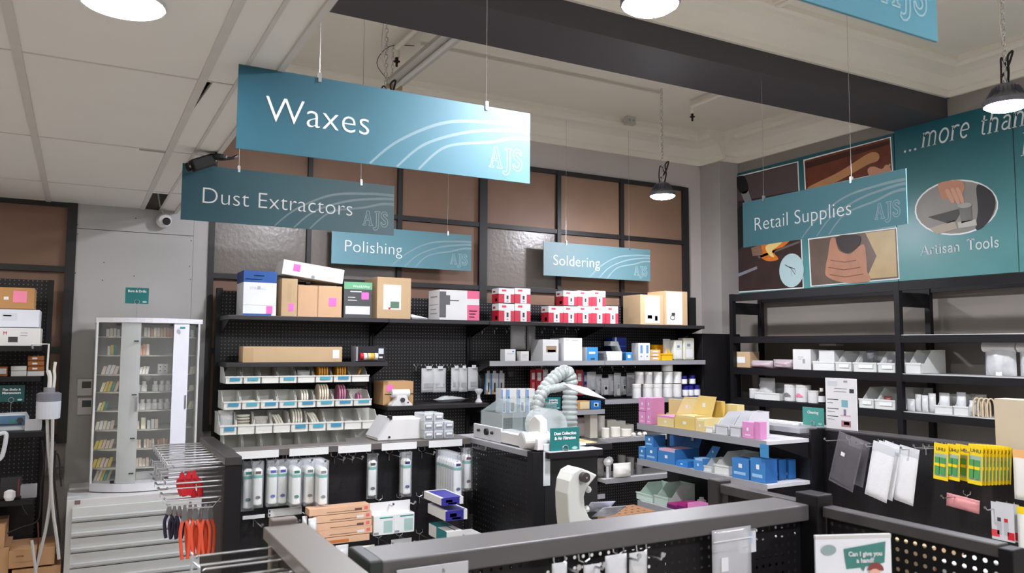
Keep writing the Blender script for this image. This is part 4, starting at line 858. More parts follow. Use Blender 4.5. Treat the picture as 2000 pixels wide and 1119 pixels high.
for k, (x0, x1, yt, yb_, cm) in enumerate(hp):
    if cm: bx(FW, 5.84, x0, x1, yt, yb_, .008, cm, 'tool_card', ['red tool card left of the hose, hung farthest left', 'dark red tool card with picture left of the hose', 'pale tool card just left of the hose top', 'red tool card just right of the hose', 'narrow blue tool card right of the hose'][k], cat='card', bev=0, pr=(('f', .25, .55, .75, .85, PAPER, 'print'), ('f', .3, .15, .7, .4, mat('#d98a88', .5), 'picture')))
    else: bag(FW, 5.84-.03*(k % 2), x0, x1, yt, yb_, CLEAR2, 'plastic_bag', 'clear bag with pale torch part hanging right of the hose, %s of seven' % nth(k-5, 7), t=.03, seed=90+k, group='torch parts in clear bags', ins=((.25, .45, .7, .95, PAPER, 'card_insert'), (.35, .5, .6, .66, INK, 'part_picture')) if k in (7, 9, 10) else ((.3, .3, .7, .8, mat('#d8d9db', .4), 'card_insert'),))
for k, px in enumerate((1040, 1065, 1130, 1152, 1175, 1196, 1220)): hook(FW, GB, px, 719, 'chrome hook carrying cards below the silver shelf, %s of seven' % nth(k, 7), .16, 'hooks below the silver shelf')
# ---- middle right bay: shelf with blue boxes and small sign
Z5 = 1.215
for k, (a, c) in enumerate(((979, 988), (989, 1009), (1011, 1026), (1027.5, 1044.5))):
    bx(FW, 5.62, a, c, 759, 803, .1, PAPER, 'product_box', 'upright white and blue torch box on the sign shelf, %s of four' % nth(k, 4), z=Z5, group='white and blue torch boxes', pr=(('f', 0, 0, .3, .96, mat('#7fa8d8', .5), 'blue_edge'), ('f', .45, .06, .75, .42, mat('#5a5256', .5), 'torch_picture'), ('f', .2, .6, .9, .68, mat('#d8dcd2', .5), 'print_line')))
def holder(fr, ly, x0, x1, yt, yb, label, lines, z, m=TEAL, size=.17, tz=.72, base='ring'):
    a = fr.pix(x0, yb, ly)[0]; c = fr.pix(x1, yb, ly)[0]; w_ = c-a; zt_ = fr.pix((x0+x1)/2, yt, ly)[1]; zb_ = fr.pix((x0+x1)/2, yb, ly)[1]; h_ = zt_-zb_
    o = thing('sign_holder', label, 'sign', fr.W((a+c)/2, ly, z+.001), fr.a)
    b0 = zb_-z-.001
    B().box(-w_/2, w_/2, 0, .004, b0, b0+h_).build('sign_board', m, o, bevel=.001)
    for i, s in enumerate(lines): text(s, h_*size*1.35, PAPER, o, (0, -.001, b0+h_*(tz-.2*i)), VERT, 'CENTER', off=.0006)
    B().add([(w_*(.33+.1*math.cos(t*.5)), -.0008, b0+h_*(.12+.06*math.sin(t*.5))) for t in range(12)], [tuple(range(12))]).build('logo_oval', mat('#9fc4c2', .5), o)
    b = B(); r_ = h_*.14; zc = b0+h_*.12
    b.tube([(r_*math.cos(t*.35), -.004, zc+r_*math.sin(t*.35)) for t in range(19)], h_*.018, 6); b.tube([(0, -.004, zc-r_), (0, -.004, .004)], h_*.016, 6); b.lathe([(h_*.16, 0), (h_*.16, .003), (h_*.05, .006)], 16)
    b.build('wire_clip', CHROME, o); return o
holder(FW, 5.64, 1066, 1095, 776, 800, 'small teal sign reading Soldering and Heating inside the hose loop', ['Soldering', '& Heating'], Z5, size=.16)
bx(FW, 5.63, 1128, 1152, 783, 801, .08, mat('#b98d56', .7), 'product_box', 'small brown box right of the hose on the sign shelf', z=Z5, pr=(('f', .2, .1, .95, .9, mat('#d8c49c', .7), 'picture'),))
bx(FW, 5.63, 1154, 1174, 783, 801, .08, mat('#2b6cae', .4), 'product_box', 'small blue printed box at the end of the sign shelf', z=Z5, pr=(('f', .3, .3, .75, .8, mat('#a9c4d8', .5), 'picture'), ('f', .4, .4, .6, .65, INK, 'picture_core')))
# bags hung below that shelf, lower plaster shelf
bag(FW, 5.75, 1122, 1143, 815, 852, mat('#cfc2c4', .2, alpha=.6), 'plastic_bag', 'clear bag with pink edge hanging below the sign shelf', t=.03, seed=101, inner=mat('#9c6a70', .5, alpha=.6))
bag(FW, 5.75, 1050, 1092, 812, 836, mat('#6a6668', .2, alpha=.5), 'plastic_bag', 'dim clear bag hanging behind the hose below the shelf', t=.04, seed=102)
Z6 = .965; CRM = mat('#e8e3d8', .8)
bx(FW, 5.66, 1153, 1167, 795, 850, .1, mat('#d8d2c6', .8), 'plaster_block', 'tall cream plaster block at the left of the lower white shelf', cat='block', z=Z6)
lathe_item(FW, 5.72, 1178, 812, 850, 13, [(1, 0), (1, 1)], CRM, 'plaster_tube', 'cream plaster cylinder standing beside the tall block', 'cylinder', z=Z6)
cup = [(1187, 836, 853, 13), (1207, 834, 854, 18), (1229, 838, 850, 20)]
for k, (xc_, yt, yb_, wd) in enumerate(cup):
    lathe_item(FW, 5.6, xc_, yt, yb_, wd, [(.8, 0), (1, .1), (1, .95), (.9, 1), (.8, .9)], CRM, 'crucible', 'small white ceramic crucible on the lower white shelf, %s of three' % nth(k, 3), 'crucible', z=Z6, group='ceramic crucibles')
for k, (a, c, yt) in enumerate(((1186, 1204, 820), (1203, 1222, 822), (1221, 1238, 829))):
    bx(FW, 5.78, a, c, yt, 845, .08, mat('#d5d0c5', .8), 'plaster_block', 'low cream plaster block behind the crucibles, %s of three' % nth(k, 3), cat='block', z=Z6, group='plaster blocks')
for k, (px, py) in enumerate(((1240, 851), (1252, 849), (1262, 848))):
    a = FW.pix(px, py, 5.62); tag(B().lathe([(.006, 0), (.02, .006), (.022, .018), (.012, .03), (.002, .032)], 12).build('plaster_cone', CRM, loc=FW.W(a[0], 5.64, Z6+.001)), 'small white plaster knob at the right of the lower shelf, %s of three' % nth(k, 3), 'knob', 'plaster knobs')
Z7 = .62
bag(FW, 5.68, 1152, 1180, 895, 925, mat('#8e8a88', .2, alpha=.6, bump=.3), 'plastic_bag', 'cloudy bag on the dark lower shelf beside the orange box', t=.08, seed=110, z=Z7, inner=mat('#6a6562', .5))
for k, px in enumerate((1189, 1201)):
    a = FW.pix(px, 905, 5.62); tag(B().lathe([(.012, 0), (.014, .1), (.03, .115), (.036, .14), (.025, .165), (.005, .172)], 14).build('ball_stand', WHITE, loc=FW.W(a[0], 5.64+.06*k, Z7+.001)), 'white ball knob standing on the dark lower shelf, %s one' % ('left', 'right')[k], 'knob')
bag(FW, 5.6, 1198, 1232, 904, 925, mat('#eceae4', .3, alpha=.85, bump=.3), 'plastic_bag', 'white wrapped packet lying on the dark lower shelf', t=.09, seed=111, z=Z7, inner=CRM)
for k, (px, yt) in enumerate(((1219, 890), (1236, 894), (1252, 905))):
    lathe_item(FW, 5.66, px, yt, 922, 13, [(.8, 0), (1, 1), (.9, 1), (.75, .1)], mat('#8f8c8a', .3, alpha=.8), 'beaker', 'grey plastic beaker on the dark lower shelf, %s of three' % nth(k, 3), 'beaker', z=Z7, group='grey beakers')
# black end cabinet beside the gondola
p = Vector((5.14, 5.62, PY(1361, 651, 5.62).z)); q = PY(1455, 651, 5.62)
o = thing('black_cabinet', 'plain black cabinet standing between wall gondola and steel rack', 'cabinet', ((p.x+q.x)/2, 5.62, 0)); hw = (q.x-p.x)/2
B().box(-hw, hw-.07, 0, .2, 0, p.z).build('body', BLACK2, o, bevel=.003); B().box(-hw+.005, hw-.075, -.012, -.001, .02, p.z-.01).build('door', BLACK, o)
# ================================================================== bur display cabinet on a drawer cabinet
CY0 = 5.52
cz0, cz1 = PY(300, 957, CY0).z, PY(290, 621, CY0).z
cx0, cx1 = PY(181, 800, 5.66).x, PY(389, 640, 5.68).x; cmid = (cx0+cx1)/2; chw = (cx1-cx0)/2
def fy(x):      # bowed front
    u = (x-cmid)/chw; return CY0+.14*u*u
CABW = mat('#d2d2d2', .45); CABW2 = mat('#e4e4ea', .4)
dzt = cz0-.006
o = thing('drawer_cabinet', 'pale grey steel cabinet of wide shallow drawers under the bur display', 'drawer cabinet', (0, 0, 0))
dx0, dx1, dfy = PY(130, 983, 5.40).x, .845, 5.40
B().box(dx0, dx1, dfy+.02, 6.07, 0, dzt).build('body', CABW, o, bevel=.003)
B().box(dx0-.005, dx1, dfy, 6.07, dzt-.035, dzt).build('top', CABW, o, bevel=.003) if False else None
zt_ = dzt-.045; k = 0
while zt_ > .1:
    h_ = .083
    d_ = B().box(dx0+.03, dx1-.03, dfy, dfy+.019, zt_-h_, zt_).build('drawer', mat('#cdcfcf', .4), o, bevel=.002)
    B().prism([(dfy-.018, zt_-h_+.012), (dfy-.001, zt_-h_+.006), (dfy-.001, zt_-h_+.032), (dfy-.018, zt_-h_+.026)], 'x', dx0+.032, dx1-.032).build('handle_lip', mat('#b9bbbb', .35), d_)
    zt_ -= h_+.006; k += 1
a = PY(146, 975, 5.40)
B().box(a.x, a.x+.03, dfy+.0185, dfy+.0195, dzt-.028, dzt-.004).build('badge', mat('#7a6a66', .5), o)
bc = thing('bur_cabinet', 'tall white bow-fronted glass display cabinet full of small packets', 'display cabinet', (0, 0, 0))
def plan(off=0, n=14, x0=cx0, x1=cx1): return [(x0+(x1-x0)*i/n, fy(x0+(x1-x0)*i/n)+off) for i in range(n+1)]
def slab(z0, z1, off, x0=cx0, x1=cx1, back=6.0): return B().prism(plan(off, 14, x0, x1)+[(x1, back), (x0, back)], 'z', z0, z1)
slab(cz0, cz0+.05, -.01).build('base', CABW2, bc); slab(cz1-.03, cz1, -.015, cx0-.004, cx1+.02).build('top', CABW2, bc)
B().box(cx0, cx1, 5.99, 6.005, cz0+.05, cz1-.03).build('back_board', mat('#e2dfd9', .6), bc)
for x in (cx0, cx1-.012): B().box(x, x+.012, 5.62, 5.99, cz0+.05, cz1-.03).build('side_frame', CABW, bc)
pxx = lambda px: PY(px, 800, CY0+.03).x
st = [(231, 269, mat('#bfc3c4', .45)), (334, 366, mat('#e6e6f0', .45))]
for a, c, m_ in st:
    x0, x1 = pxx(a), pxx(c)
    d_ = B().prism(plan(-.004, 5, x0, x1)+[(x1, fy(x1)+.012), (x0, fy(x0)+.012)], 'z', cz0+.052, cz1-.032).build('door_stile', m_, bc)
    B().box((x0+x1)/2-.014, (x0+x1)/2+.016, fy(x0)-.018, fy(x0)-.006, cz1-.066, cz1-.052).build('teal_sticker', TEALT, d_)
    for zf in (.86, .55, .3, .1) if a < 300 else (.86, .42):
        B().box(x1-.04, x1-.012, fy(x1)-.012, fy(x1)-.006, cz0+(cz1-cz0)*zf, cz0+(cz1-cz0)*zf+.008).build('tool_mark', INK, d_)
    B().box(x1-.016, x1-.006, fy(x1)-.02, fy(x1)-.004, cz0+(cz1-cz0)*.46, cz0+(cz1-cz0)*.54).build('handle', CHROME, d_)
for a, c in ((184, 231), (269, 334), (366, 388)):
    x0, x1 = pxx(a), pxx(c)
    g_ = B().prism(plan(0, 5, x0, x1)+[(x1, fy(x1)+.004), (x0, fy(x0)+.004)], 'z', cz0+.05, cz1-.03).build('glass_pane', GLASS, bc)
    for zz_ in (cz0+.055, cz1-.05): B().box(x1-.03, x1-.006, fy(x1)-.008, fy(x1)-.001, zz_, zz_+.016).build('hinge', BLACK2, g_)
shy = [658, 694, 731, 765, 801, 838, 875, 911]
shz = [PY(300, y, 5.62).z for y in shy]
SHM = mat('#eceade', .4, alpha=.6)
for z in shz: B().prism([(cx0+.014, 5.71), (cx0+.1, 5.64), (cmid, 5.6), (cx1-.1, 5.64), (cx1-.014, 5.71), (cx1-.014, 5.985), (cx0+.014, 5.985)], 'z', z-.006, z).build('shelf', SHM, bc)
SHZ = shz+[cz0+.05]; SN = ['top', 'second', 'third', 'fourth', 'fifth', 'sixth', 'seventh', 'eighth', 'lowest']
CC = {'c': mat('#e9e2c4', .6), 'w': PAPER, 'p': mat('#e0bda0', .6), 'y': mat('#dcc552', .5), 't': mat('#3f8f92', .5), 'r': mat('#cf9a7c', .6), 'g': mat('#b9bb9a', .6), 'k': mat('#e6d2c4', .6), 'b': mat('#6d5a50', .6)}
CN = {'c': 'cream', 'w': 'white', 'p': 'peach', 'y': 'yellow', 't': 'teal', 'r': 'orange-brown', 'g': 'olive', 'k': 'pale pink', 'b': 'dark brown'}
def packs(level, x0, x1, codes, hpx, ly, where, lean=0):
    n = len(codes); z = SHZ[level]+.001; cnt = {}
    for k, cd in enumerate(codes):
        if cd == '-': continue
        a = FW.pix(x0+(x1-x0)*k/n, 800, ly)[0]; c = FW.pix(x0+(x1-x0)*(k+.86)/n, 800, ly)[0]; hh = hpx/1532*5.5*(1 if k % 3 else .88); wd = c-a
        sh = lean*hh; b = B(); t_ = .03
        b.add([(0, 0, 0), (wd, 0, 0), (wd, t_, 0), (0, t_, 0), (sh, .02, hh), (wd+sh, .02, hh), (wd+sh, t_+.02, hh), (sh, t_+.02, hh)], [(0, 3, 2, 1), (4, 5, 6, 7), (0, 1, 5, 4), (1, 2, 6, 5), (2, 3, 7, 6), (3, 0, 4, 7)])
        lb = '%s packet, %s of the %s row behind the %s glass' % (CN[cd], nth(k, n), SN[level], where)
        tag(b.build('bur_packet', CC[cd], loc=FW.W(a, ly, z)), lb, 'packet', 'bur packets in the display cabinet')
packs(0, 269, 333, 'bcwrckpprr', 17, 5.66, 'middle'); packs(0, 201, 229, 'wcww', 15, 5.72, 'left')
packs(1, 268, 288, 'rrk', 20, 5.66, 'middle'); packs(1, 205, 224, 'wyt', 18, 5.72, 'left')
packs(2, 268, 287, 'wcw', 14, 5.66, 'middle', .2); packs(2, 194, 226, 'kwwk', 16, 5.72, 'left', .3)
packs(3, 193, 227, 'cyytp', 18, 5.72, 'left', .3); packs(4, 189, 208, 'cyt', 15, 5.72, 'left', .3)
packs(5, 264, 274, 'kk', 14, 5.66, 'middle'); packs(5, 277, 287, 'c', 22, 5.66, 'centre'); packs(5, 289, 311, 'wwk', 16, 5.66, 'middle right'); packs(5, 187, 223, 'cwcwk', 15, 5.72, 'left', .2)
packs(6, 263, 331, 'kkk-kkkk-rrkr', 14, 5.66, 'middle'); packs(6, 186, 222, 'yykkk', 15, 5.72, 'left', .3)
packs(7, 262, 296, 'kkckk', 14, 5.66, 'middle'); packs(7, 184, 221, 'yykky', 16, 5.72, 'left', .3); packs(7, 302, 322, 'w', 4, 5.66, 'middle')
packs(8, 188, 219, 'kcytg', 20, 5.72, 'left', .35); packs(8, 270, 286, 'c', 14, 5.66, 'middle')
packs(2, 367, 380, 'cc', 14, 5.72, 'right', .25); packs(3, 367, 379, 'c', 10, 5.72, 'right', .3); packs(4, 367, 379, 'cw', 13, 5.72, 'right', .3); packs(0, 367, 374, 'w', 16, 5.72, 'right')
for lv, xs_ in ((3, (268, 281, 303, 316, 328)), (4, (268, 279, 291, 303, 315, 327))):
    for k, px in enumerate(xs_):
        a = FW.pix(px, 780, 5.66)[0]
        o = thing('bottle', 'small white bottle behind the middle glass, %s of the %s shelf' % (nth(k, len(xs_)), SN[lv]), 'bottle', FW.W(a, 5.69, SHZ[lv]+.001), group='white bottles in the display cabinet')
        B().lathe([(.018, 0), (.019, .004), (.019, .038), (.011, .046), (.011, .052)], 14).build('body', WHITE, o); B().lathe([(.0125, .05), (.0125, .064), (.011, .066)], 14).build('cap', OFFW, o)
a = FW.pix(318, 731, 5.66)
o = thing('product_box', 'white box with black dots on the third cabinet shelf', 'box', FW.W(a[0], 5.68, SHZ[2]+.001)); B().box(-.03, .03, 0, .05, 0, .065).build('body', WHITE, o)
for u, v in ((-.015, .02), (.015, .02), (-.015, .046), (.015, .046)): B().cyl((u, -.0005, v), (u, 0, v), .004, 8).build('dot', INK, o)
for k, (px, w_) in enumerate(((284, .05), (304, .055))):
    a = FW.pix(px, 765, 5.7); tag(B().box(-w_/2, w_/2, 0, .02, 0, .04).build('product_box', WHITE, loc=FW.W(a[0], 5.76, SHZ[3]+.075), rot=(0, .6, 0)), 'white box leaning askew over the cabinet bottles, %s one' % ('left', 'right')[k], 'box')
o = tag(B().box(-.06, .06, 0, .1, 0, .05).build('clear_box', CLEAR2, loc=FW.W(FW.pix(285, 950, 5.64)[0], 5.66, SHZ[8]+.001)), 'clear plastic box at the bottom of the bur cabinet', 'box')
o = tag(B().box(-.045, .045, 0, .08, 0, .065).build('clear_box', CLEAR2, loc=FW.W(FW.pix(315, 950, 5.64)[0], 5.66, SHZ[8]+.001)), 'clear plastic box at lower right inside the bur cabinet', 'box')
holder(FW, 5.72, 244, 290, 562, 593, 'teal sign reading Burs and Drills on top of the display cabinet', ['Burs & Drills'], cz1, size=.15, tz=.72)
# thermostats, paper and dome camera on the boarded wall
for k, (yt, yb_) in enumerate(((740, 773), (777, 810))):
    o = bx(FW, 6.065, 150, 180, yt, yb_, .02, OFFW, 'wall_control', ('upper', 'lower')[k]+' white wall control with dark window beside the bur cabinet', cat='control', pr=(('f', .3, .45, .9, .85, mat('#4a4238', .3) if k == 0 else mat('#33413c', .3), 'window'),), bev=.003)
p = PY(160, 948, 5.75); tag(B().box(-.1, .03, 0, .2, 0, .012).build('paper_stack', PAPER, loc=(p.x+.03, 5.78, dzt+.001)), 'white paper lying on the drawer cabinet beside the bur display', 'paper')
p = PY(320, 431, 6.03)
o = thing('dome_camera', 'white dome security camera on the boarded wall', 'camera', (p.x, 6.03, p.z))
b = B().lathe([(.008, -.05), (.035, -.042), (.05, -.015), (.052, .01), (.045, .03), (.03, .045), (.03, .054)], 20); b.build('body', WHITE, o, rot=(-math.pi/2, 0, 0)); B().cyl((.012, -.046, -.008), (.016, -.058, -.012), .026, 20).build('lens', BLACK2, o)
b = B(); b.tube(cr([(-.005, .02, .05), (-.03, 0, .12), (-.05, -.1, .2), (-.03, -.25, .3)], 6), .006, 6); b.build('cable', OFFW, o)
p = PZ(400, 318, 2.62)
p = PY(402, 316, 4.1)
o = thing('bullet_camera', 'black bullet security camera fixed to the panelled ceiling edge', 'camera', (p.x, 4.1, p.z))
B().box(-.075, .04, -.028, .028, -.03, .03).build('body', BLACK2, o, bevel=.008, rot=(0, -.45, .2)); B().cyl((-.085, -.016, -.04), (-.078, -.014, -.037), .022, 14).build('lens', mat('#050506', .1), o)
B().cyl((.045, 0, .02), (.06, 0, .06), .012, 10).cyl((.06, 0, .06), (.06, 0, ZD-.012-p.z), .01, 10).lathe([(.04, ZD-.03-p.z), (.042, ZD-.0135-p.z)], 16, (.06, 0, 0)).build('bracket', BLACK2, o)
b = B(); b.tube(cr([(.06, 0, ZD-.03-p.z), (.12, 0, ZD-.02-p.z), (.15, .02, ZD+.0-p.z)], 5), .008, 6); b.build('cable', BLACK2, o)

# ================================================================== far left: flex shaft counter
lg = thing('left_gondola', 'black pegboard gondola with boxes and flex shaft tools at far left', 'gondola', (0, 0, 0))
lx1 = PY(103, 600, 5.95).x
B().box(-1.3, lx1, 5.95, 5.975, .1, PY(60, 546, 5.95).z).build('back_panel', PEGL, lg)
B().box(lx1-.03, lx1, 5.92, 5.98, 0, PY(60, 546, 5.95).z).build('upright', BLACK, lg)
zs1 = PY(60, 676, 5.55).z; zs2 = PY(60, 735, 5.7).z; zs3 = PY(60, 842, 5.45).z; zs4 = PY(60, 975, 5.45).z
for z, f_ in ((zs1, 5.52), (zs2, 5.66), (zs3, 5.40), (zs4, 5.45)): B().box(-1.3, lx1-.04 if z != zs3 else lx1, f_, 5.949, z-.03, z).build('shelf', BLACK, lg)
B().box(-1.3, lx1-.03, 5.45, 5.47, zs4+.0, zs3-.03).build('front_panel', BLACK2, lg) if False else None
B().box(-1.3, lx1-.04, 5.78, 5.80, .25, zs4-.031).build('lower_panel', BLACK2, lg)
bx(FW, 5.6, -40, 66, 561, 602, .25, mat('#b98a58', .85, var=.1), 'carton', 'brown carton with pink note on the far left shelf', z=PY(30, 603.5, 5.6).z, pr=(('f', .6, .3, .86, .85, mat('#f08aa8', .8), 'sticky_note', .002), ('f', .43, .42, .52, .56, PAPER, 'label')))
bx(FW, 5.58, -40, 76, 604, 638, .3, mat('#dcdfea', .6), 'carton', 'white lidded box in the middle of the far left stack', z=PY(30, 639, 5.58).z, pr=(('f', .36, .35, .62, .8, mat('#d2d5de', .6), 'label'), ('f', .38, .6, .52, .68, INKL, 'print_line')))
bx(FW, 5.56, -40, 78, 640, 674, .3, WHITE, 'carton', 'white printed box at the bottom of the far left stack', z=zs1, pr=(('f', .46, .2, .62, .5, INK, 'tool_picture'), ('f', .66, .7, .78, .74, INKL, 'print_line'), ('f', .66, .55, .78, .59, INKL, 'print_line')), tx=(('M', .37, .62, .26, RED),))
OB = mat('#a5602c', .7)
for k in range(3): bx(FW, 5.72, 54, 85, 716.5-10*k-1, 725.5-10*k-1, .1, OB, 'product_box', 'flat orange-brown box with white label, %s of three' % ('lowest', 'middle', 'topmost')[k], z=PY(70, 724.5-10*k, 5.72).z, group='orange-brown boxes', bev=.001, pr=(('f', .28, .3, .6, .7, PAPER, 'label'),))
bx(FW, 5.72, 53, 85, 725, 733, .1, OFFW, 'product_box', 'flat white box under the orange-brown boxes', z=zs2, bev=.001)
for k in range(2): bx(FW, 5.72, 21, 51.5, 715+9.5*k, 724+9.5*k, .1, OFFW, 'product_box', 'flat white box left of the orange-brown stack, %s one' % ('upper', 'lower')[k], z=zs2 if k else PY(36, 724, 5.72).z, bev=.001)
bx(FW, 5.72, -12, 14, 716, 733, .1, OB, 'product_box', 'orange-brown box with white label at the picture edge', z=zs2, pr=(('f', .4, .25, .92, .8, PAPER, 'label'),))
holder(FW, 5.7, -4, 47, 752, 785, 'dark teal sign reading Flex Shafts and Micromotors', ['Flex Shafts &', 'Micromotors'], zs3, m=mat('#0f4a4a', .45), size=.13, tz=.68)
a = FW.pix(18, 840, 5.48); o = thing('control_box', 'pale blue-grey motor control box with dial at far left', 'machine', FW.W(a[0], 5.5, zs3+.001))
B().prism([(-.13, 0), (.09, 0), (.09, .07), (.075, .1), (-.13, .095)], 'y', 0, .14).build('body', mat('#cdd3dc', .4), o, bevel=.006); B().box(-.13, .075, -.003, -.0005, .03, .088).build('face_panel', mat('#54799c', .4), o); B().cyl((.05, -.004, .062), (.05, -.02, .062), .016, 16).build('dial', INK, o); B().box(0, .025, -.005, -.003, .05, .066).build('display', mat('#2f8f70', .3), o); B().box(-.12, .06, -.005, -.003, .036, .042).build('button_row', INK, o)
bx(FW, 5.46, 48, 80, 821, 841, .1, mat('#c9cbd0', .5), 'pad', 'pale grey flat pad next to the control box', z=zs3, cat='pad')
# hanging flex shaft motor
p = PY(95, 790, 5.4); o = thing('flex_shaft_motor', 'grey and white flex shaft motor hanging on a white stand', 'machine', (p.x, 5.4, p.z))
B().lathe([(.05, -.085), (.062, -.08), (.064, .0), (.064, .02)], 22).build('motor_body', mat('#c5c8d0', .4), o); B().lathe([(.064, .021), (.064, .065), (.05, .072)], 22).build('motor_cap', mat('#73737c', .4), o); B().lathe([(.03, .072), (.03, .1)], 14).build('neck', mat('#8a8a90', .4), o)
b = B(); b.tube(cr([(.0, 0, .1), (.0, 0, .16), (-.012, 0, .2)], 4), .012, 8); b.tube(cr([(.02, 0, .08), (.024, 0, .16), (.02, 0, .2), (.024, 0, .25)], 4), .008, 8); b.build('hanger_hook', OFFW, o)
zt_ = PY(92, 672, 5.4).z-p.z; b = B(); b.tube([(-.012, 0, .18), (-.016, 0, zt_*.6), (-.014, 0, zt_), (-.1, .0, zt_+.0), (-.1, .112, zs1-p.z-.012)], .0055, 8); b.build('stand', OFFW, o)
SH = mat('#b9b7b4', .45)
def cable(pts, label, r=.006, m=BLACK2, Y=5.38, name='cable'):
    w_ = [PY(px, py, Y) for px, py in pts]
    return tag(B().tube(cr(w_, 8), r, 7).build(name, m), label, 'cable')
cable([(92, 816), (94, 870), (99, 930), (98, 975), (88, 1040), (70, 1112), (64, 1150)], 'pale grey flex shaft crossing from motor down to lower left', .009, SH, 5.36, 'flex_shaft')
cable([(103, 818), (102, 870), (100, 940), (104, 1000), (112, 1060), (115, 1092)], 'pale grey flex shaft with tip hanging from motor to lower right', .009, SH, 5.34, 'flex_shaft')
cable([(62, 1055), (66, 1085), (70, 1119), (72, 1160)], 'pale grey handpiece cord hanging in front of the lower cartons', .008, SH, 5.3, 'flex_shaft')
cable([(82, 860), (86, 900), (80, 950), (78, 1000), (70, 1020), (40, 1030), (14, 1042)], 'black cable curving across the dark lower panel to the cartons', .004, BLACK2, 5.39)
cable([(104, 880), (115, 892), (118, 930), (120, 950)], 'black cable looping beside the grey wall strip', .005, BLACK2, 5.42)
cable([(109, 880), (106, 930), (112, 990), (116, 1040), (114, 1090)], 'black cable hanging behind the grey flex shafts', .006, BLACK2, 5.41)
cable([(74, 1020), (75, 1060), (70, 1100), (68, 1130)], 'dark red cable hanging over the stacked cartons', .004, mat('#4a1c1c', .5), 5.33)
cable([(40, 968), (44, 990), (54, 1006)], 'thin black cable below the power board', .003, BLACK2, 5.448)
cable([(-10, 850), (10, 846), (11, 860), (4, 890), (-6, 900)], 'coiled white tool lead at the picture edge', .012, mat('#c9ccd0', .4), 5.392)
bx(FW, 5.5, 0, 41, 932, 958, .05, mat('#252327', .4), 'power_board', 'dark power board lying on the lower black shelf', cat='power board', z=zs4, pr=(('f', .84, .1, .9, .9, mat('#7a2a2a', .5), 'switch'),))
a = FW.pix(20, 950, 5.47); tag(B().lathe([(.02, 0), (.03, .02), (.028, .05), (.012, .06)], 12).build('wall_plug', PAPER, loc=FW.W(a[0], 5.46, zs4+.001)), 'white plug adapter on the lower black shelf', 'plug')
bx(FW, 5.49, 40, 72, 947, 953, .05, INKL, 'label_strip', 'grey printed strip on the lower black shelf', z=zs4, cat='label')
bx(FW, 6.05, 90, 124, 914, 928, .03, mat('#6e6a66', .6), 'wall_socket', 'grey socket strip on the wall behind hanging cables', cat='socket', pr=(('f', .1, .2, .3, .8, mat('#8f8b86', .6), 'socket_face'), ('f', .6, .2, .85, .8, mat('#8f8b86', .6), 'socket_face')))
CB = mat('#b48a64', .85, var=.1)
bx(FW, 5.42, 16, 106, 1072, 1106, .3, CB, 'carton', 'light brown carton stacked under the far left counter', z=PY(60, 1107, 5.42).z, pr=(('f', .15, .6, .32, .7, mat('#8a6848', .8), 'print_line'), ('f', .12, .3, .6, .33, mat('#9a7858', .8), 'print_line')))
bx(FW, 5.42, 16, 112, 1110, 1250, .3, CB, 'carton', 'lowest brown carton under the far left counter', z=0)
bx(FW, 5.43, -60, 8, 1028, 1071, .3, CB, 'carton', 'brown carton at the left picture edge above other cartons', z=PY(0, 1071, 5.43).z)
bx(FW, 5.43, -80, 8, 1074, 1260, .3, CB, 'carton', 'brown carton at the left picture edge near the floor', z=0)
# ================================================================== low gondolas in the middle
ZG = 1.30
def holed(w_, h_, x_in, pitch=.0254, r=.0042):
    """perforated sheet with real round holes; local xz plane, origin lower left"""
    b = B(); nx = int(w_/pitch); nz = int(h_/pitch); ox = (w_-nx*pitch)/2; oz = (h_-nz*pitch)/2; p = pitch/2
    ring = [(math.cos(math.pi/8+i*math.pi/4)*r, math.sin(math.pi/8+i*math.pi/4)*r) for i in range(8)]
    sqr = [(p, 0), (p, p), (0, p), (-p, p), (-p, 0), (-p, -p), (0, -p), (p, -p)]
    ring = [(math.cos(i*math.pi/4)*r, math.sin(i*math.pi/4)*r) for i in range(8)]
    for i in range(nx):
        for j in range(nz):
            cx = ox+(i+.5)*pitch; cz = oz+(j+.5)*pitch
            vs = [(cx+a, 0, cz+c) for a, c in sqr]+[(cx+a, 0, cz+c) for a, c in ring]
            b.add(vs, [(k, (k+1) % 8, 8+(k+1) % 8, 8+k) for k in range(8)])
    b.box(0, w_, -.0005, .0005, 0, oz+.0001).box(0, w_, -.0005, .0005, h_-oz-.0001, h_)
    if ox > .001: b.box(0, ox, -.0005, .0005, 0, h_).box(w_-ox, w_, -.0005, .0005, 0, h_)
    return b
# --- left arm of the alcove (hook rack on its far side)
A = thing('low_gondola', 'low black gondola arm with wire hook rack on its left side', 'gondola', (0, 0, 0))
B().box(.535, .6, 3.36, 4.14, ZG-.035, ZG).build('top_cap', CAPD, A, bevel=.003); B().box(.535, .6, 3.365, 3.42, 0, ZG-.036).build('end_post', BLACK, A); B().box(.555, .58, 3.42, 4.14, .1, ZG-.036).build('panel', PEGD, A)
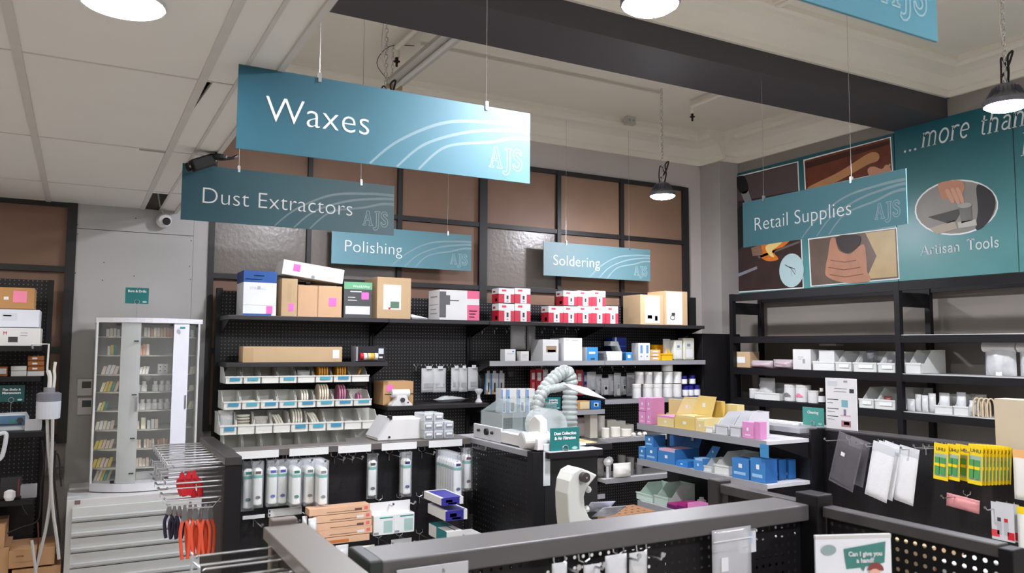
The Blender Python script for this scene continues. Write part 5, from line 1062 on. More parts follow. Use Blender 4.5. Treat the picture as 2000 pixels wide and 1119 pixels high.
# --- back of the alcove
G = thing('low_gondola', 'low black pegboard gondola hung with clear tube packs', 'gondola', (0, 0, 0))
gx0, gx1 = .602, 1.718; GP = 3.62
B().box(gx0, gx1, GP, GP+.02, .1, ZG-.04).build('peg_panel', PEGD, G); B().box(gx0, gx1, 3.64, 3.70, 0, .1).build('base', BLACK, G)
sh_ = B().prism([(gx0, 3.535), (gx1, 3.535), (gx1, 3.80), (1.16, 3.80), (1.12, 3.655), (gx0, 3.655)], 'z', ZG-.03, ZG).build('top_shelf', mat('#5f5a58', .4), G, bevel=.002)
for a, c in ((427, 545), (566, 642), (661, 725), (746, 814), (838, 903)):
    xa_ = max(gx0, FW.pix(a, 870, 3.53)[0]); xc_ = FW.pix(c, 870, 3.53)[0]; B().box(xa_, xc_, 3.5305, 3.5345, ZG-.036, ZG-.004).build('price_strip', STRIP, sh_)
# --- right arm with dust machine on top
D = thing('low_gondola', 'low black perforated gondola arm carrying the dust machine', 'gondola', (0, 0, 0))
dx = 1.722; dy0, dy1 = 2.93, 3.52
holed(dy1-dy0-.05, ZG-.15, 0).build('perforated_panel', BLACK, D, loc=(dx, dy1, .1), rz=-math.pi/2)
holed(.28, ZG-.3, 0).build('perforated_panel', BLACK, D, loc=(dx+.03, dy1+.0, .2), rz=0)
B().box(dx-.004, dx+.055, dy0, dy0+.05, 0, ZG).build('end_post', BLACK, D, bevel=.002)
B().box(dx-.004, dx+.31, dy0+.051, 3.7, ZG-.025, ZG).build('top_cap', SILV, D, bevel=.002)
B().box(dx+.056, dx+.33, dy0, dy0+.03, .72, ZG-.03).build('front_panel', BLACK2, D)
B().box(dx+.056, dx+.34, dy0-.03, dy0+.05, ZG-.028, ZG-.003).build('front_ledge', BLACK, D); B().box(dx+.06, dx+.338, dy0-.028, dy0+.05, ZG-.0029, ZG+.0005).build('ledge_sheet', mat('#cfcfd4', .5), D)
B().box(dx+.0, dx+.62, 2.5, dy0-.001, .66, .70).build('lower_shelf', BLACK, D); B().box(dx+.1, dx+.14, 2.6, 2.64, 0, .659).box(dx+.5, dx+.54, 2.6, 2.64, 0, .659).build('shelf_leg', BLACK, D)
a = FW.pix(1061, 882, dy0); c = FW.pix(1074, 948, dy0); B().box(a[0], c[0], dy0-.002, dy0-.0005, c[1], a[1]).build('label_strip', mat('#cfd3d4', .5), D)
# --- tube packs on hooks
TUBEW = mat('#eef0ef', .4); TBAND = mat('#7fb3ae', .5)
def tubepack_meshes():
    b = pillow(.054, .215, .0215, seed=200, top=.1); f_ = b.mesh('film', True); f_.materials.append(mat('#dfe3ea', .12, alpha=.2, bump=.15, scale=25))
    t_ = B().lathe([(.014, -.203), (.0205, -.198), (.0205, -.045), (.012, -.034)], 16); t_.v = [(x, y*.5, z) for x, y, z in t_.v]; t_ = t_.mesh('tube'); t_.materials.append(TUBEW)
    c_ = B().lathe([(.0209, -.078), (.0209, -.064)], 16); c_.v = [(x, y*.52, z) for x, y, z in c_.v]; c_ = c_.mesh('band'); c_.materials.append(TBAND)
    return f_, t_, c_
TP = tubepack_meshes(); STK = {}
def sticker(col):
    if col not in STK:
        b = B()
        b.add([(.011*math.cos(t*.5236), -.0112, -.165+.0075*math.sin(t*.5236)) for t in range(12)], [tuple(range(12))])
        STK[col] = b.mesh('sticker'); STK[col].materials.append(mat(col, .5))
    return STK[col]
def capmark(col):
    k = col+'c'
    if k not in STK:
        STK[k] = B().add([(.012*(1 if i in (1, 2) else -1), -.0111, -.052+.006*(1 if i > 1 else -1)) for i in range(4)], [(0, 1, 2, 3)]).mesh('cap_mark'); STK[k].materials.append(mat(col, .5))
    return STK[k]
def tubepack(lx, y, z, label, col, sc=1.0, rz=0):
    o = thing('tube_pack', label, 'pack', (lx, y, z), rz, 'clear tube packs on the alcove pegboard'); o.scale = (sc, sc, sc)
    mkobj('film_bag', TP[0], None, o); mkobj('tube', TP[1], None, o); mkobj('band', TP[2], None, o); mkobj('sticker', sticker(col), None, o); mkobj('cap_mark', capmark(col), None, o)
hk = [(486, 894, 1, '#2f7f7a'), (505, 891, 2, '#6a5c5e'), (534, 891, 2, '#5a5cb0'), (553, 891, 2, '#4a4ca8'), (580, 891, 4, '#2f7a68'), (606, 891, 4, '#77787e'), (632, 889, 6, '#8a8a90'), (728, 877, 1, '#4a4a52'), (795, 877, 2, '#3a3a78'), (894, 872, 8, '#3f4a80'), (914, 872, 2, '#7a4a60'), (941, 872, 2, '#b03050')]
tot = 0
for hi_, (px, py, n, col) in enumerate(hk):
    Yf = 3.62-.022-.028*n
    lx, z = FW.pix(px, py, Yf); z = min(z, 1.243)
    L = .05+.028*n
    o = mkobj('peg_hook', hookmesh(round(max(L, .12), 3)), CHROME, None, (lx, GP-.001, z-.006), 0); tag(o, 'chrome hook carrying tube packs on the alcove pegboard, %s of twelve' % nth(hi_, 12), 'hook', 'hooks carrying the tube packs')
    for k in range(n):
        nm = 'only' if n == 1 else ('frontmost' if k == 0 else ('hindmost' if k == n-1 else ORD[k]+' from the front'))
        tubepack(lx, Yf+.028*k, z+.008, 'clear pack with white tube, %s on the %s alcove hook' % (nm, ORD[hi_]), col, (.93 if px > 490 else 1.0) if px < 650 else (.98 if px < 940 else 1.08))
for k, (px, py) in enumerate(((655, 886), (672, 884), (690, 883), (762, 881), (826, 874))):
    a, z = FW.pix(px, py, 3.6); z = min(z, 1.235); tag(mkobj('peg_hook', hookmesh(.16), CHROME, None, (a, GP-.001, z), 0), 'empty chrome hook below the white price strips, %s of five' % nth(k, 5), 'hook', 'empty hooks below the price strips')
# second level: strips, hooks, boxes
for k, (x0, x1, y0_, y1_) in enumerate(((474, 517, 1006, 1013), (524, 589, 992, 1007))):
    bx(FW, 3.56, x0, x1, y0_, y1_, .003, STRIP, 'price_label', ['plain white label rail beside the left gondola post', 'white label rail with two dark dots on the pegboard'][k], cat='label', bev=0, pr=() if k == 0 else (('f', .02, .1, .06, .4, INK, 'dot'), ('f', .02, .6, .06, .9, INK, 'dot')))
for k, (px, py) in enumerate(((496, 1016), (530, 1013), (566, 1008), (597, 1004), (742, 978), (783, 974), (821, 971), (741, 1052), (782, 1048), (821, 1044), (848, 1050), (866, 1042))):
    a, z = FW.pix(px, py, 3.6); tag(mkobj('peg_hook', hookmesh(.2), CHROME, None, (a, GP-.001, z), 0), 'chrome pronged hook low on the alcove pegboard, %s of twelve' % nth(k, 12), 'hook', 'low alcove hooks')
PCH = mat('#e0b595', .7, var=.05)
pz = [(1047, 1061), (1032, 1047), (1018, 1033), (1003, 1018), (989, 1003)]
zprev = None
for k, (yt, yb_) in enumerate(pz):
    z0_ = FW.pix(665, yb_, 3.4)[1]; xoff = [8, 0, 2, 2, -6][k]
    bx(FW, 3.4, 610+xoff, 727-abs(xoff)*.7, yt+.8, yb_, .07, PCH, 'file_box', 'long peach file box with red dot, %s of the stack of five' % ['lowest', 'second from bottom', 'middle', 'second from top', 'topmost'][k], z=z0_-.0012, group='peach file boxes', bev=.001, pr=(('f', .28, .28, .74, .34, mat('#6d4a38', .6), 'tool_picture'), ('f', .74, .25, .86, .6, PAPER if k % 2 else mat('#6a4a40', .5), 'handle_picture'), ('f', .9, .3, .96, .75, mat('#e07070', .6), 'red_dot')) if k else (('f', .05, .15, .6, .6, mat('#c8763c', .6), 'window'),))
bx(FW, 3.44, 618, 620, 1064, 1066, .1, CHROME, 'shelf_rod', 'chrome rod under the peach file boxes, left one', cat='rod') if False else None
TW = mat('#e9ecec', .5); TG = mat('#a9c8c4', .5)
def hangbox(x0, x1, yt, yb, label, ly=3.42):
    o = bx(FW, ly, x0, x1, yt+(yb-yt)*.36, yb, .06, TW, 'hang_box', label, cat='box', group='white hang boxes', pr=(('f', .5, .1, .92, .72, TG, 'teal_panel'), ('f', .3, .84, .95, .9, TEALT, 'title_line'), ('f', .04, .05, .26, .16, INKL, 'print_line')))
    a = FW.pix(x0, yb, ly)[0]; c = FW.pix(x1, yb, ly)[0]; w_ = c-a; h0 = FW.pix((x0+x1)/2, yt+(yb-yt)*.36, ly)[1]-FW.pix((x0+x1)/2, yb, ly)[1]
    B().box(-w_/2, w_/2, .056, .06, h0, h0*1.55).build('hang_tab', PAPER, o)
hangbox(729, 769, 985, 1045, 'white hang box with teal panel on low hooks, left one'); hangbox(769, 809, 981, 1040, 'white hang box with teal panel on low hooks, right one'); hangbox(772, 812, 1057, 1110, 'white hang box half hidden by the front rail', 3.4)
bag(FW, 3.42, 590, 600, 1008, 1034, mat('#e4e6ea', .3, alpha=.8, bump=.3), 'plastic_bag', 'small crinkled white packet on a hook by peach boxes, left one', t=.03, seed=120, inner=PAPER)
bag(FW, 3.38, 602, 618, 1012, 1046, mat('#e4e6ea', .3, alpha=.8, bump=.3), 'plastic_bag', 'small crinkled white packet on a hook by peach boxes, right one', t=.03, seed=121, inner=PAPER)
bag(FW, 3.38, 682, 731, 1066, 1112, mat('#d8d4c8', .2, alpha=.6), 'plastic_bag', 'clear bag with yellow contents low on the pegboard', t=.04, seed=122, inner=mat('#e0a820', .5))
bag(FW, 3.36, 655, 680, 1064, 1100, CLEAR2, 'plastic_bag', 'clear bag low on the pegboard left of the yellow one', t=.04, seed=123)
PUR = mat('#2e2a8c', .45)
for k, (x0, x1, yt, yb_) in enumerate(((862, 905, 971, 986), (870, 913, 996, 1016))):
    bx(FW, 3.2, x0, x1, yt, yb_, .2, WHITE, 'product_box', 'white box with purple end and bow print, %s one' % ('upper', 'lower')[k], group='purple and white boxes', pr=(('f', .0, .02, .82, .98, PUR, 'purple_end'), ('f', .2, .35, .5, .7, PAPER, 'bow_print'), ('t', .1, .0, .9, .9, PUR, 'purple_top'), ('f', .3, .1, .7, .3, mat('#c9c8e6', .5), 'print_line')))
bx(FW, 3.2, 872, 904, 1037, 1061, .2, WHITE, 'product_box', 'white box with teal side below the purple boxes', pr=(('l', .45, 0, 1, 1, mat('#1f7f86', .5), 'teal_side'), ('t', 0, .5, .9, 1, mat('#1f7f86', .5), 'teal_top'), ('t', .55, .05, .62, .5, INK, 'stripe')))
bx(FW, 3.2, 927, 959, 1052, 1072, .2, WHITE, 'product_box', 'plain white box right of the teal-sided box', pr=(('f', .2, .5, .8, .58, mat('#e08a90', .6), 'print_line'),))
# goods on the alcove top shelf
a = FW.pix(738, 856, 3.6)[0]; c = FW.pix(830, 856, 3.6)[0]; w_ = c-a
o = thing('bench_machine', 'white sloping bench machine on the alcove top shelf', 'machine', (a, 3.6, ZG+.001))
B().prism([(0, .01), (0, 0), (w_, 0), (w_, .098), (w_*.26, .098)], 'y', .004, .17).build('body', WHITE, o, bevel=.003); B().prism([(-.004, .014), (.002, .008), (w_*.28, .108), (w_*.24, .108)], 'y', 0, .172).build('lid', mat('#cfd0d4', .4), o); B().box(w_*.23, w_*.29, -.003, .03, .098, .116).build('hinge', BLACK2, o); B().cyl((w_*.24, .0035, .015), (w_*.24, -.002, .015), .005, 10).build('lock', BLACK2, o)
CBX = mat('#e9edf1', .15, alpha=.62, bump=.1)
rows_ = [(0, 3, [(829, 846), (848, 866), (868, 886)], 857, 839), (1, 3, [(828, 845), (848, 866), (868, 886)], 838, 822), (2, 2, [(828, 845), (848, 866)], 821, 807)]
for r_, n, cols, yb_, yt in rows_:
    z_ = ZG+.001+.0415*r_
    for k, (x0, x1) in enumerate(cols):
        a = FW.pix(x0, 850, 3.56)[0]; c = FW.pix(x1, 850, 3.56)[0]; w_ = c-a
        o = thing('drawer_box', 'clear stacking drawer with white label, %s in the %s row' % (nth(k, n), ('lowest', 'middle', 'top')[r_]), 'drawer box', (a, 3.56, z_), group='clear stacking drawers')
        B().box(0, w_, 0, .13, 0, .0405).build('shell', CBX, o, bevel=.004); B().box(w_*.12, w_*.88, -.003, -.0005, .008, .03).build('dark_pull', mat('#8a8c94', .4), o); B().box(w_*.2, w_*.8, -.0045, -.0032, .018, .028).build('label', PAPER, o)
# --- dust machine
def Lx(px, py, X=1.73): return -PX(px, py, X).y
o = thing('dust_extractor', 'white bench dust extractor with clear hood and round port', 'machine', (1.74, 0, ZG+.001), -math.pi/2)
l0, l1 = Lx(921, 850), Lx(1046, 880)
def mb(x0, x1, y0, y1, z0, z1, nm, m_, bev=.003): return B().box(x0, x1, y0, y1, z0, z1).build(nm, m_, o, bevel=bev)
lk = Lx(974, 858)
mb(l0, lk, 0, .012, .0, .068, 'control_plate', mat('#cfd0d3', .4)); mb(lk, l1, 0, .03, .005, .055, 'front_rail', WHITE); mb(l0, l1, .031, .22, 0, .03, 'base', mat('#d4d5d8', .4))
for px, r_ in ((933, .007), (948, .016), (959, .007)): B().cyl((Lx(px, 846), -.001, .04), (Lx(px, 846), -.012, .04), r_, 14).build('knob', BLACK2, o)
h0, h1, h2 = Lx(928, 838), Lx(968, 838), Lx(1008, 850)
HOODM = mat('#cfe0e0', .1, alpha=.22)
B().prism([(h0, .03), (h0, .13), (h0+(h1-h0)*.85, .2), (h2, .185), (h2, .03)], 'y', .02, .023).prism([(h0, .03), (h0, .13), (h0+(h1-h0)*.85, .2), (h2, .185), (h2, .03)], 'y', .2, .203).build('hood_side', HOODM, o)
b = B(); b.add([(h0, .02, .13), (h0, .203, .13), (h0+(h1-h0)*.85, .203, .2), (h0+(h1-h0)*.85, .02, .2)], [(0, 1, 2, 3)]); b.build('hood_slope', mat('#b7d0d0', .12, alpha=.5), o)
b = B(); b.add([(h0+(h1-h0)*.85, .203, .2), (h0+(h1-h0)*.85, .02, .2), (h2, .02, .185), (h2, .203, .185)], [(0, 1, 2, 3)]); b.build('hood_top', HOODM, o)
mb(h0, h1, .025, .03, .03, .13, 'inner_plate', mat('#aeb0b2', .4), 0)
B().cyl((h2, .11, .1), (Lx(1034, 850), .11, .1), .075, 24).build('clear_duct', mat('#dfe6e6', .1, alpha=.35), o)
fx0 = Lx(1034, 864)
B().cyl((fx0, .08, .045), (fx0+.001, -.05, .045), .035, 24).build('port', WHITE, o); B().cyl((fx0, -.0505, .045), (fx0, -.052, .045), .029, 24).build('port_opening', mat('#d6d9da', .5), o)
B().prism([(fx0-.09, .0), (fx0-.08, .12), (fx0-.03, .15), (fx0+.02, .13), (fx0+.03, 0)], 'y', .031, .07).build('fan_housing', WHITE, o, bevel=.006)
HOSE = mat('#a4aba9', .3, alpha=.95)
def hose(pts, r0, r1, label, Y, n=60):
    q = [PY(px, py, Y) for px, py in pts]; c_ = cr(q, 24)
    L = sum((c_[i+1]-c_[i]).length for i in range(len(c_)-1)); m_ = len(c_); rs = []
    acc = 0; pitch = .024
    for i in range(m_):
        if i: acc += (c_[i]-c_[i-1]).length
        ph = (acc/pitch) % 1; base = r0+(r1-r0)*acc/L
        rs.append(base*(.78+.22*abs(math.sin(math.pi*ph))**.5))
    return tag(B().tube(c_, r0, 16, rs).build('corrugated_hose', HOSE, smooth=True), label, 'hose')
hose([(1113, 860), (1112, 830), (1113, 780), (1114, 745), (1106, 727), (1090, 732), (1066, 756), (1052, 782), (1047, 803)], .042, .03, 'thick grey corrugated hose arching over the dust extractor', 3.2)
hose([(1104, 754), (1086, 758), (1068, 762), (1053, 780), (1047, 803), (1050, 820), (1058, 834)], .02, .02, 'thin grey corrugated hose joining the dust extractor nozzle', 3.1)
p0, p1 = PY(1102, 751, 3.04), PY(1182, 779, 3.04)
b = B(); dv = (p1-p0); nn = Vector((-dv.z, 0, dv.x)).normalized()
b.prism([(p0.x, p0.z), ((p0+dv*.15+nn*.012).x, (p0+dv*.15+nn*.012).z), ((p0+dv*.5+nn*.02).x, (p0+dv*.5+nn*.02).z), (p1.x, p1.z), ((p0+dv*.5-nn*.012).x, (p0+dv*.5-nn*.012).z), ((p0+dv*.15-nn*.008).x, (p0+dv*.15-nn*.008).z)], 'y', 3.03, 3.06)
tag(b.build('hose_nozzle', WHITE), 'white flat nozzle blade pointing right from the thin hose', 'nozzle')
holder(FW, 2.918, 1075, 1132, 835, 881, 'teal sign reading Dust Collection and Air Filtration', ['Dust Collection', '& Air Filtration'], ZG+.001, size=.13, tz=.70)
tag(B().box(0, .2, 0, .06, 0, .01).build('paper_stack', PAPER, loc=(dx+.13, 3.0, ZG+.003), rz=.1), 'white papers lying behind the dust collection sign', 'paper')
bx(FW, 3.1, 1134, 1166, 868, 893, .15, mat('#e2b877', .6), 'carton', 'orange-tan carton behind the dust collection sign', z=ZG+.001, pr=(('f', .35, .1, .65, .4, PAPER, 'label'),))
B().box(dx+.311, dx+.50, 3.05, 3.30, ZG-.03, ZG-.001).build('side_ledge', BLACK, D)
# cream arm machine with black knob
o = thing('pendant_engraver', 'cream curved machine arm with round black knob behind the front rail', 'machine', (0, 0, 0))
out = [(1134, 914), (1120, 922), (1112, 940), (1109, 965), (1110, 1000), (1114, 1040), (1116, 1120), (1196, 1120), (1194, 1030), (1173, 1024), (1152, 1012), (1143, 992), (1141, 970), (1146, 954), (1158, 939), (1167, 928), (1150, 920)]
q = [PY(px, py, 2.70) for px, py in out]; pts = [(p.x, p.z) for p in q]
B().prism(pts, 'y', 2.70, 2.80).build('arm_body', mat('#d2d3cd', .45), o, bevel=.006)
p = PY(1141, 932, 2.69); B().cyl((p.x, 2.699, p.z), (p.x, 2.675, p.z), .02, 20).build('knob', mat('#3a3432', .5), o); B().cyl((p.x, 2.674, p.z), (p.x, 2.671, p.z), .004, 10).build('knob_screw', CHROME, o)
for px, py in ((1149, 956), (1146, 994)): p = PY(px, py, 2.74); B().lathe([(.002, -.014), (.01, -.01), (.014, 0), (.01, .01), (.002, .014)], 14, (p.x, 2.74, p.z)).build('ball_handle', WHITE, o)
zl = min(p.z for p in q); B().box(min(p[0] for p in pts)-.02, max(p[0] for p in pts)+.03, 2.66, 2.86, .701, zl+.001).build('pedestal', mat('#c9cac4', .5), o)
for k, (x0, x1, yt, yb_) in enumerate(((1152, 1186, 996, 1022), (1166, 1203, 1003, 1026))):
    a = FW.pix(x0, yb_, 2.66); c = FW.pix(x1, yb_, 2.66); zt_ = FW.pix(x0, yt, 2.66)[1]
    pillow(c[0]-a[0]+.02, .12, .02, seed=130+k).build('foil_packet', mat('#d9d9e4', .25, .4, bump=.3), loc=((a[0]+c[0])/2+.045, 2.69-.03*k, zt_+.02), rot=(1.05, 0, -.3+.2*k), smooth=True)
    tag(bpy.data.objects['foil_packet' if k == 0 else 'foil_packet.001'], 'silvery foil packet leaning on the cream machine, %s one' % ('rear', 'front')[k], 'packet')
# brown patterned parcel on a low black table
p = PY(1232, 1026, 3.6); zt_ = PY(1232, 1003, 3.6).z
o = thing('low_table', 'low black table behind the front rail', 'table', (p.x, 3.75, 0)); B().box(-.22, .22, -.2, .25, p.z-.03, p.z).build('top', BLACK2, o)
for sx in (-.19, .19):
    for sy in (-.17, .22): B().box(sx-.02, sx+.02, sy-.02, sy+.02, 0, p.z-.031).build('leg', BLACK2, o)
o = thing('parcel', 'brown parcel printed with small dark marks lying low', 'parcel', (p.x, 3.6, p.z+.001)); w_ = PY(1285, 1020, 3.6).x-PY(1182, 1020, 3.6).x
B().prism([(-w_/2, 0), (w_/2, 0), (w_*.48, zt_-p.z), (-w_*.45, (zt_-p.z)*.9)], 'y', 0, .2).build('wrap', mat('#8f6238', .7), o, bevel=.006)
for i in range(7):
    for j in range(3): B().box(-w_*.4+i*w_*.12, -w_*.4+i*w_*.12+.012, .03+.055*j, .04+.055*j, (zt_-p.z)*(.905+.012*i), (zt_-p.z)*(.93+.012*i)).build('mark', mat('#4a3020', .7), o)
    for j in range(2): B().box(-w_*.4+i*w_*.12, -w_*.4+i*w_*.12+.012, -.0015, -.0004, .012+.03*j, .02+.03*j).build('mark', mat('#4a3020', .7), o)

# ================================================================== gondola with pink and blue boxes
AA, BBp = PZ(1240, 827, 1.25), PZ(1503, 862, 1.25)
AA.x = BBp.x = (AA.x+BBp.x)/2
ang = math.atan2(BBp.y-AA.y, BBp.x-AA.x); G4 = Fr(AA.x, AA.y, ang); LL = (BBp-AA).length
g4 = thing('low_gondola', 'black gondola with white shelves of pink, yellow and blue boxes', 'gondola', (AA.x, AA.y, 0), ang)
B().box(-.1, LL, .33, .37, .1, ZG-.03).build('back_panel', PEGD, g4); B().box(-.1, 1.0, .1, .6, 0, .1).build('base', BLACK, g4)
B().box(-.1, 1.05, .325, .62, ZG-.03, ZG).build('top_cap', SILV, g4, bevel=.002); B().box(LL+.001, LL+.012, .33, .425, .1, ZG).build('end_post', BLACK, g4)
SHW = mat('#cac9cd', .4)
ZP = [1.25, 1.02, .75]
for z in ZP:
    s_ = B().box(0, LL, .0, .328, z-.02, z).build('shelf', SHW, g4, bevel=.001); B().box(0, LL, -.005, -.0005, z-.037, z+.003).build('price_strip', SILV, s_)
    B().prism([(.03, z-.021), (.328, z-.021), (.328, z-.11)], 'x', LL-.008, LL-.003).build('bracket', BLACK, g4)
def pk(x0, x1, yt, yb, d, m_, label, z, ly=.02, pr=(), name='product_box', group=None, **kw): return bx(G4, ly, x0, x1, yt, yb, d, m_, name, label, z=z, pr=pr, group=group, bev=.001, **kw)
PKP = (('f', .42, .45, .58, .65, PAPER, 'emblem'), ('f', .25, .16, .75, .24, mat('#f0d0e4', .5), 'print_line'))
zu = G4.pix(1260, 803, .03)[1]
for k, (x0, x1) in enumerate(((1247.5, 1261), (1262, 1272))):
    pk(x0, x1, 803.5, 829, .11, PINK, 'pink box, lower %s of the block of four' % ('left', 'right')[k], ZP[0], pr=PKP, group='pink boxes'); pk(x0, x1, 777, 802.5, .11, PINK, 'pink box, upper %s of the block of four' % ('left', 'right')[k], zu, pr=PKP, group='pink boxes')
def tray(x0, x1, yt, yb, d, m_, label, z, ly=.02, lid=None, fill=None, name='display_tray'):
    """open display box with raised printed lid"""
    a, _ = G4.pix(x0, yb, ly); c, _ = G4.pix(x1, yb, ly); w_ = c-a; h_ = G4.pix((x0+x1)/2, yt, ly)[1]-z
    o = thing(name, label, 'display box', G4.W(a, ly, z+.0012), G4.a, 'open display boxes'); t_ = .002
    B().box(0, w_, 0, t_, 0, h_*.8).box(0, w_, d-t_, d, 0, h_).box(0, t_, t_, d-t_, 0, h_).box(w_-t_, w_, t_, d-t_, 0, h_).box(t_, w_-t_, t_, d-t_, 0, t_).build('box', m_, o)
    if lid:
        B().add([(0, d, h_), (w_, d, h_), (w_*.94, d+.05, h_+lid), (w_*.06, d+.05, h_+lid)], [(0, 1, 2, 3)]).build('raised_lid', m_, o); B().box(w_*.42, w_*.56, d+.018, d+.02, h_+lid*.4, h_+lid*.62).build('emblem', PAPER, o)
    if fill:
        nn_ = 6
        for i in range(nn_): B().box(.006, w_-.006, .006+i*(d-.012)/nn_, .006+(i+.7)*(d-.012)/nn_, .003, h_*.95).build('packet', fill, o)
    B().box(w_*.42, w_*.58, -.001, -.0003, h_*.35, h_*.55).build('emblem', PAPER, o); return o
tray(1284, 1316, 812, 833, .16, YELB, 'yellow display box with pink packets next to the pink boxes', ZP[0], lid=.1, fill=PINK)
tray(1318, 1357, 811, 839, .14, mat('#dcbf70', .55), 'deeper yellow display box in the middle of the upper shelf', ZP[0], lid=.11, fill=YELB)
tray(1358, 1376, 817, 840, .12, YELB, 'small yellow display box beside the clear tray', ZP[0], fill=mat('#e9dcae', .6))
pk(1306, 1336, 780, 812, .02, YELB, 'upright yellow card behind the display boxes, left one', ZP[0], .25, name='display_card', cat='card'); pk(1336, 1368, 776, 815, .02, mat('#e0cb8a', .55), 'upright yellow card behind the display boxes, middle one', ZP[0], .235, name='display_card', cat='card'); pk(1384, 1412, 783, 812, .02, mat('#dcb95c', .55), 'upright yellow card behind the display boxes, right one', ZP[0], .23, name='display_card', cat='card')
pk(1414, 1440, 790, 815, .06, YELB, 'pale yellow box at the back beside the white bins', ZP[0], .262)
WBIN = mat('#d4d4d8', .35, alpha=.86)
bin_(G4, .03, 1377, 1393, 818, 844, .16, 'small clear bin between yellow boxes and white bins', z=ZP[0], m=BINC, group='bins on the pink and blue shelves')
bin_(G4, .015, 1397, 1423, 806, 848, .23, 'bright white plastic bin on the upper shelf, left of two', z=ZP[0], m=WBIN, group='bins on the pink and blue shelves')
bin_(G4, .015, 1426, 1449, 806, 852, .22, 'bright white plastic bin on the upper shelf, right of two', z=ZP[0], m=WBIN, group='bins on the pink and blue shelves')
pk(1450, 1471, 824, 853, .05, PINK, 'pink box alone at the near end of the white shelf, left one', ZP[0], .02, pr=PKP, group='pink boxes'); pk(1472.5, 1485, 824, 854, .05, mat('#cf86b6', .5), 'pink box alone at the near end of the white shelf, right one', ZP[0], .03, group='pink boxes')
BLP = (('f', .4, .55, .6, .75, PAPER, 'emblem'), ('f', .12, .2, .8, .34, mat('#9cc4e6', .5), 'print_line')); BX = mat('#3f7fbe', .45)
pk(1247.5, 1260, 873, 900, .12, BX, 'blue box in front at the far end of the lower shelf', ZP[1], pr=BLP, group='blue boxes'); pk(1261.5, 1283, 873, 904, .12, BX, 'blue box second at the far end of the lower shelf', ZP[1], pr=BLP, group='blue boxes')
pk(1260, 1276, 850, 873, .1, BX, 'blue box standing on top of the two far blue boxes', G4.pix(1262, 873, .04)[1]+.003, .03, pr=BLP, group='blue boxes')
tray(1285, 1318, 876, 910, .2, BX, 'blue display box filled with pink packets on the lower shelf', ZP[1], lid=.09, fill=mat('#dcb4c4', .5))
pk(1308, 1340, 852, 880, .015, mat('#3a70b0', .45), 'upright blue card behind the blue display boxes', ZP[1], .29, name='display_card', cat='card')
tray(1320, 1343, 900, 914, .12, mat('#2f80d0', .4), 'low bright blue display box beside the filled one', ZP[1], fill=mat('#4a90d8', .4))
tray(1355, 1372, 895, 917, .1, mat('#4a8ed0', .45), 'small blue display box with papers before the clear bin', ZP[1], lid=.06, fill=mat('#a9c8e6', .5))
bin_(G4, .03, 1374, 1392, 897, 921, .14, 'small clear bin in front of blue display boxes', z=ZP[1], m=BINC, group='bins on the pink and blue shelves')
bin_(G4, .03, 1395, 1425, 886, 926, .24, 'large clear bin between the blue boxes on the lower shelf', z=ZP[1], m=BINC, group='bins on the pink and blue shelves')
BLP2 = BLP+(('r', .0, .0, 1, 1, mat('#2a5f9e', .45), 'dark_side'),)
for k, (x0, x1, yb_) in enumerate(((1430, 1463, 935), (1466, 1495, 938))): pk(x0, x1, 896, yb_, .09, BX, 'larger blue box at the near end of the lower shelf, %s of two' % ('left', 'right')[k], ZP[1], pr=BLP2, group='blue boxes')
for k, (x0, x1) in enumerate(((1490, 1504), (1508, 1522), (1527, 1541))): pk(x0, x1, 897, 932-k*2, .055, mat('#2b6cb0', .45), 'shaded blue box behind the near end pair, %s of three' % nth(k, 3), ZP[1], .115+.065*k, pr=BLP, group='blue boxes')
a = G4.pix(1502, 882, -.004); tag(B().box(-.03, .03, 0, .002, -.035, .035).build('shelf_tag', mat('#3f86b8', .4), loc=G4.W(a[0]-.03, -.0075, a[1]), rz=G4.a), 'small blue tag hanging from the upper white shelf edge', 'tag')
bin_(G4, .03, 1243, 1276, 948, 985, .22, 'pale green clear bin on the lowest white shelf', z=ZP[2], m=mat('#d5e6dc', .2, alpha=.6), group='bins on the pink and blue shelves')
bin_(G4, .03, 1278, 1306, 948, 990, .22, 'clear bin with green cards on the lowest white shelf', z=ZP[2], m=mat('#d5e6dc', .2, alpha=.6), group='bins on the pink and blue shelves')
pk(1282, 1300, 981, 989, .12, GREENK, 'stack of green cards inside the clear lowest bin', ZP[2]+.004, .06, name='card_stack', cat='cards')
pk(1303, 1322, 984, 1003, .14, MAGENTA, 'purple and magenta box on the lowest white shelf, left one', ZP[2], .02, pr=(('f', 0, 0, 1, .75, PURPLE, 'purple_face'),)); pk(1324, 1340, 982, 1006, .12, MAGENTA, 'purple and magenta box on the lowest white shelf, right one', ZP[2], .02, pr=(('f', 0, 0, 1, .6, PURPLE, 'purple_face'),))
pk(1343, 1366, 984, 1012, .1, mat('#e48ac4', .5), 'bright pink box on the lowest white shelf', ZP[2], .02)
lathe_item(G4, .05, 1362, 972, 1012, 12, [(1, 0), (1, .75), (.5, .85), (.5, 1)], PAPER, 'bottle', 'white bottle standing behind the bright pink box', 'bottle', z=ZP[2]) if False else None
lathe_item(G4, .16, 1364, 972, 1005, 12, [(1, 0), (1, .75), (.5, .85), (.5, 1)], PAPER, 'bottle', 'white bottle standing behind the bright pink box', 'bottle', z=ZP[2])
# papers, Cleaning sign, instruction sheet on top
a = G4.pix(1500, 824, .45); tag(B().box(-.25, .22, 0, .1, 0, .012).build('paper_stack', PAPER, loc=G4.W(a[0], .42, ZG+.001), rz=G4.a), 'white flat packs lying along the gondola top beside the cleaning sign', 'paper')
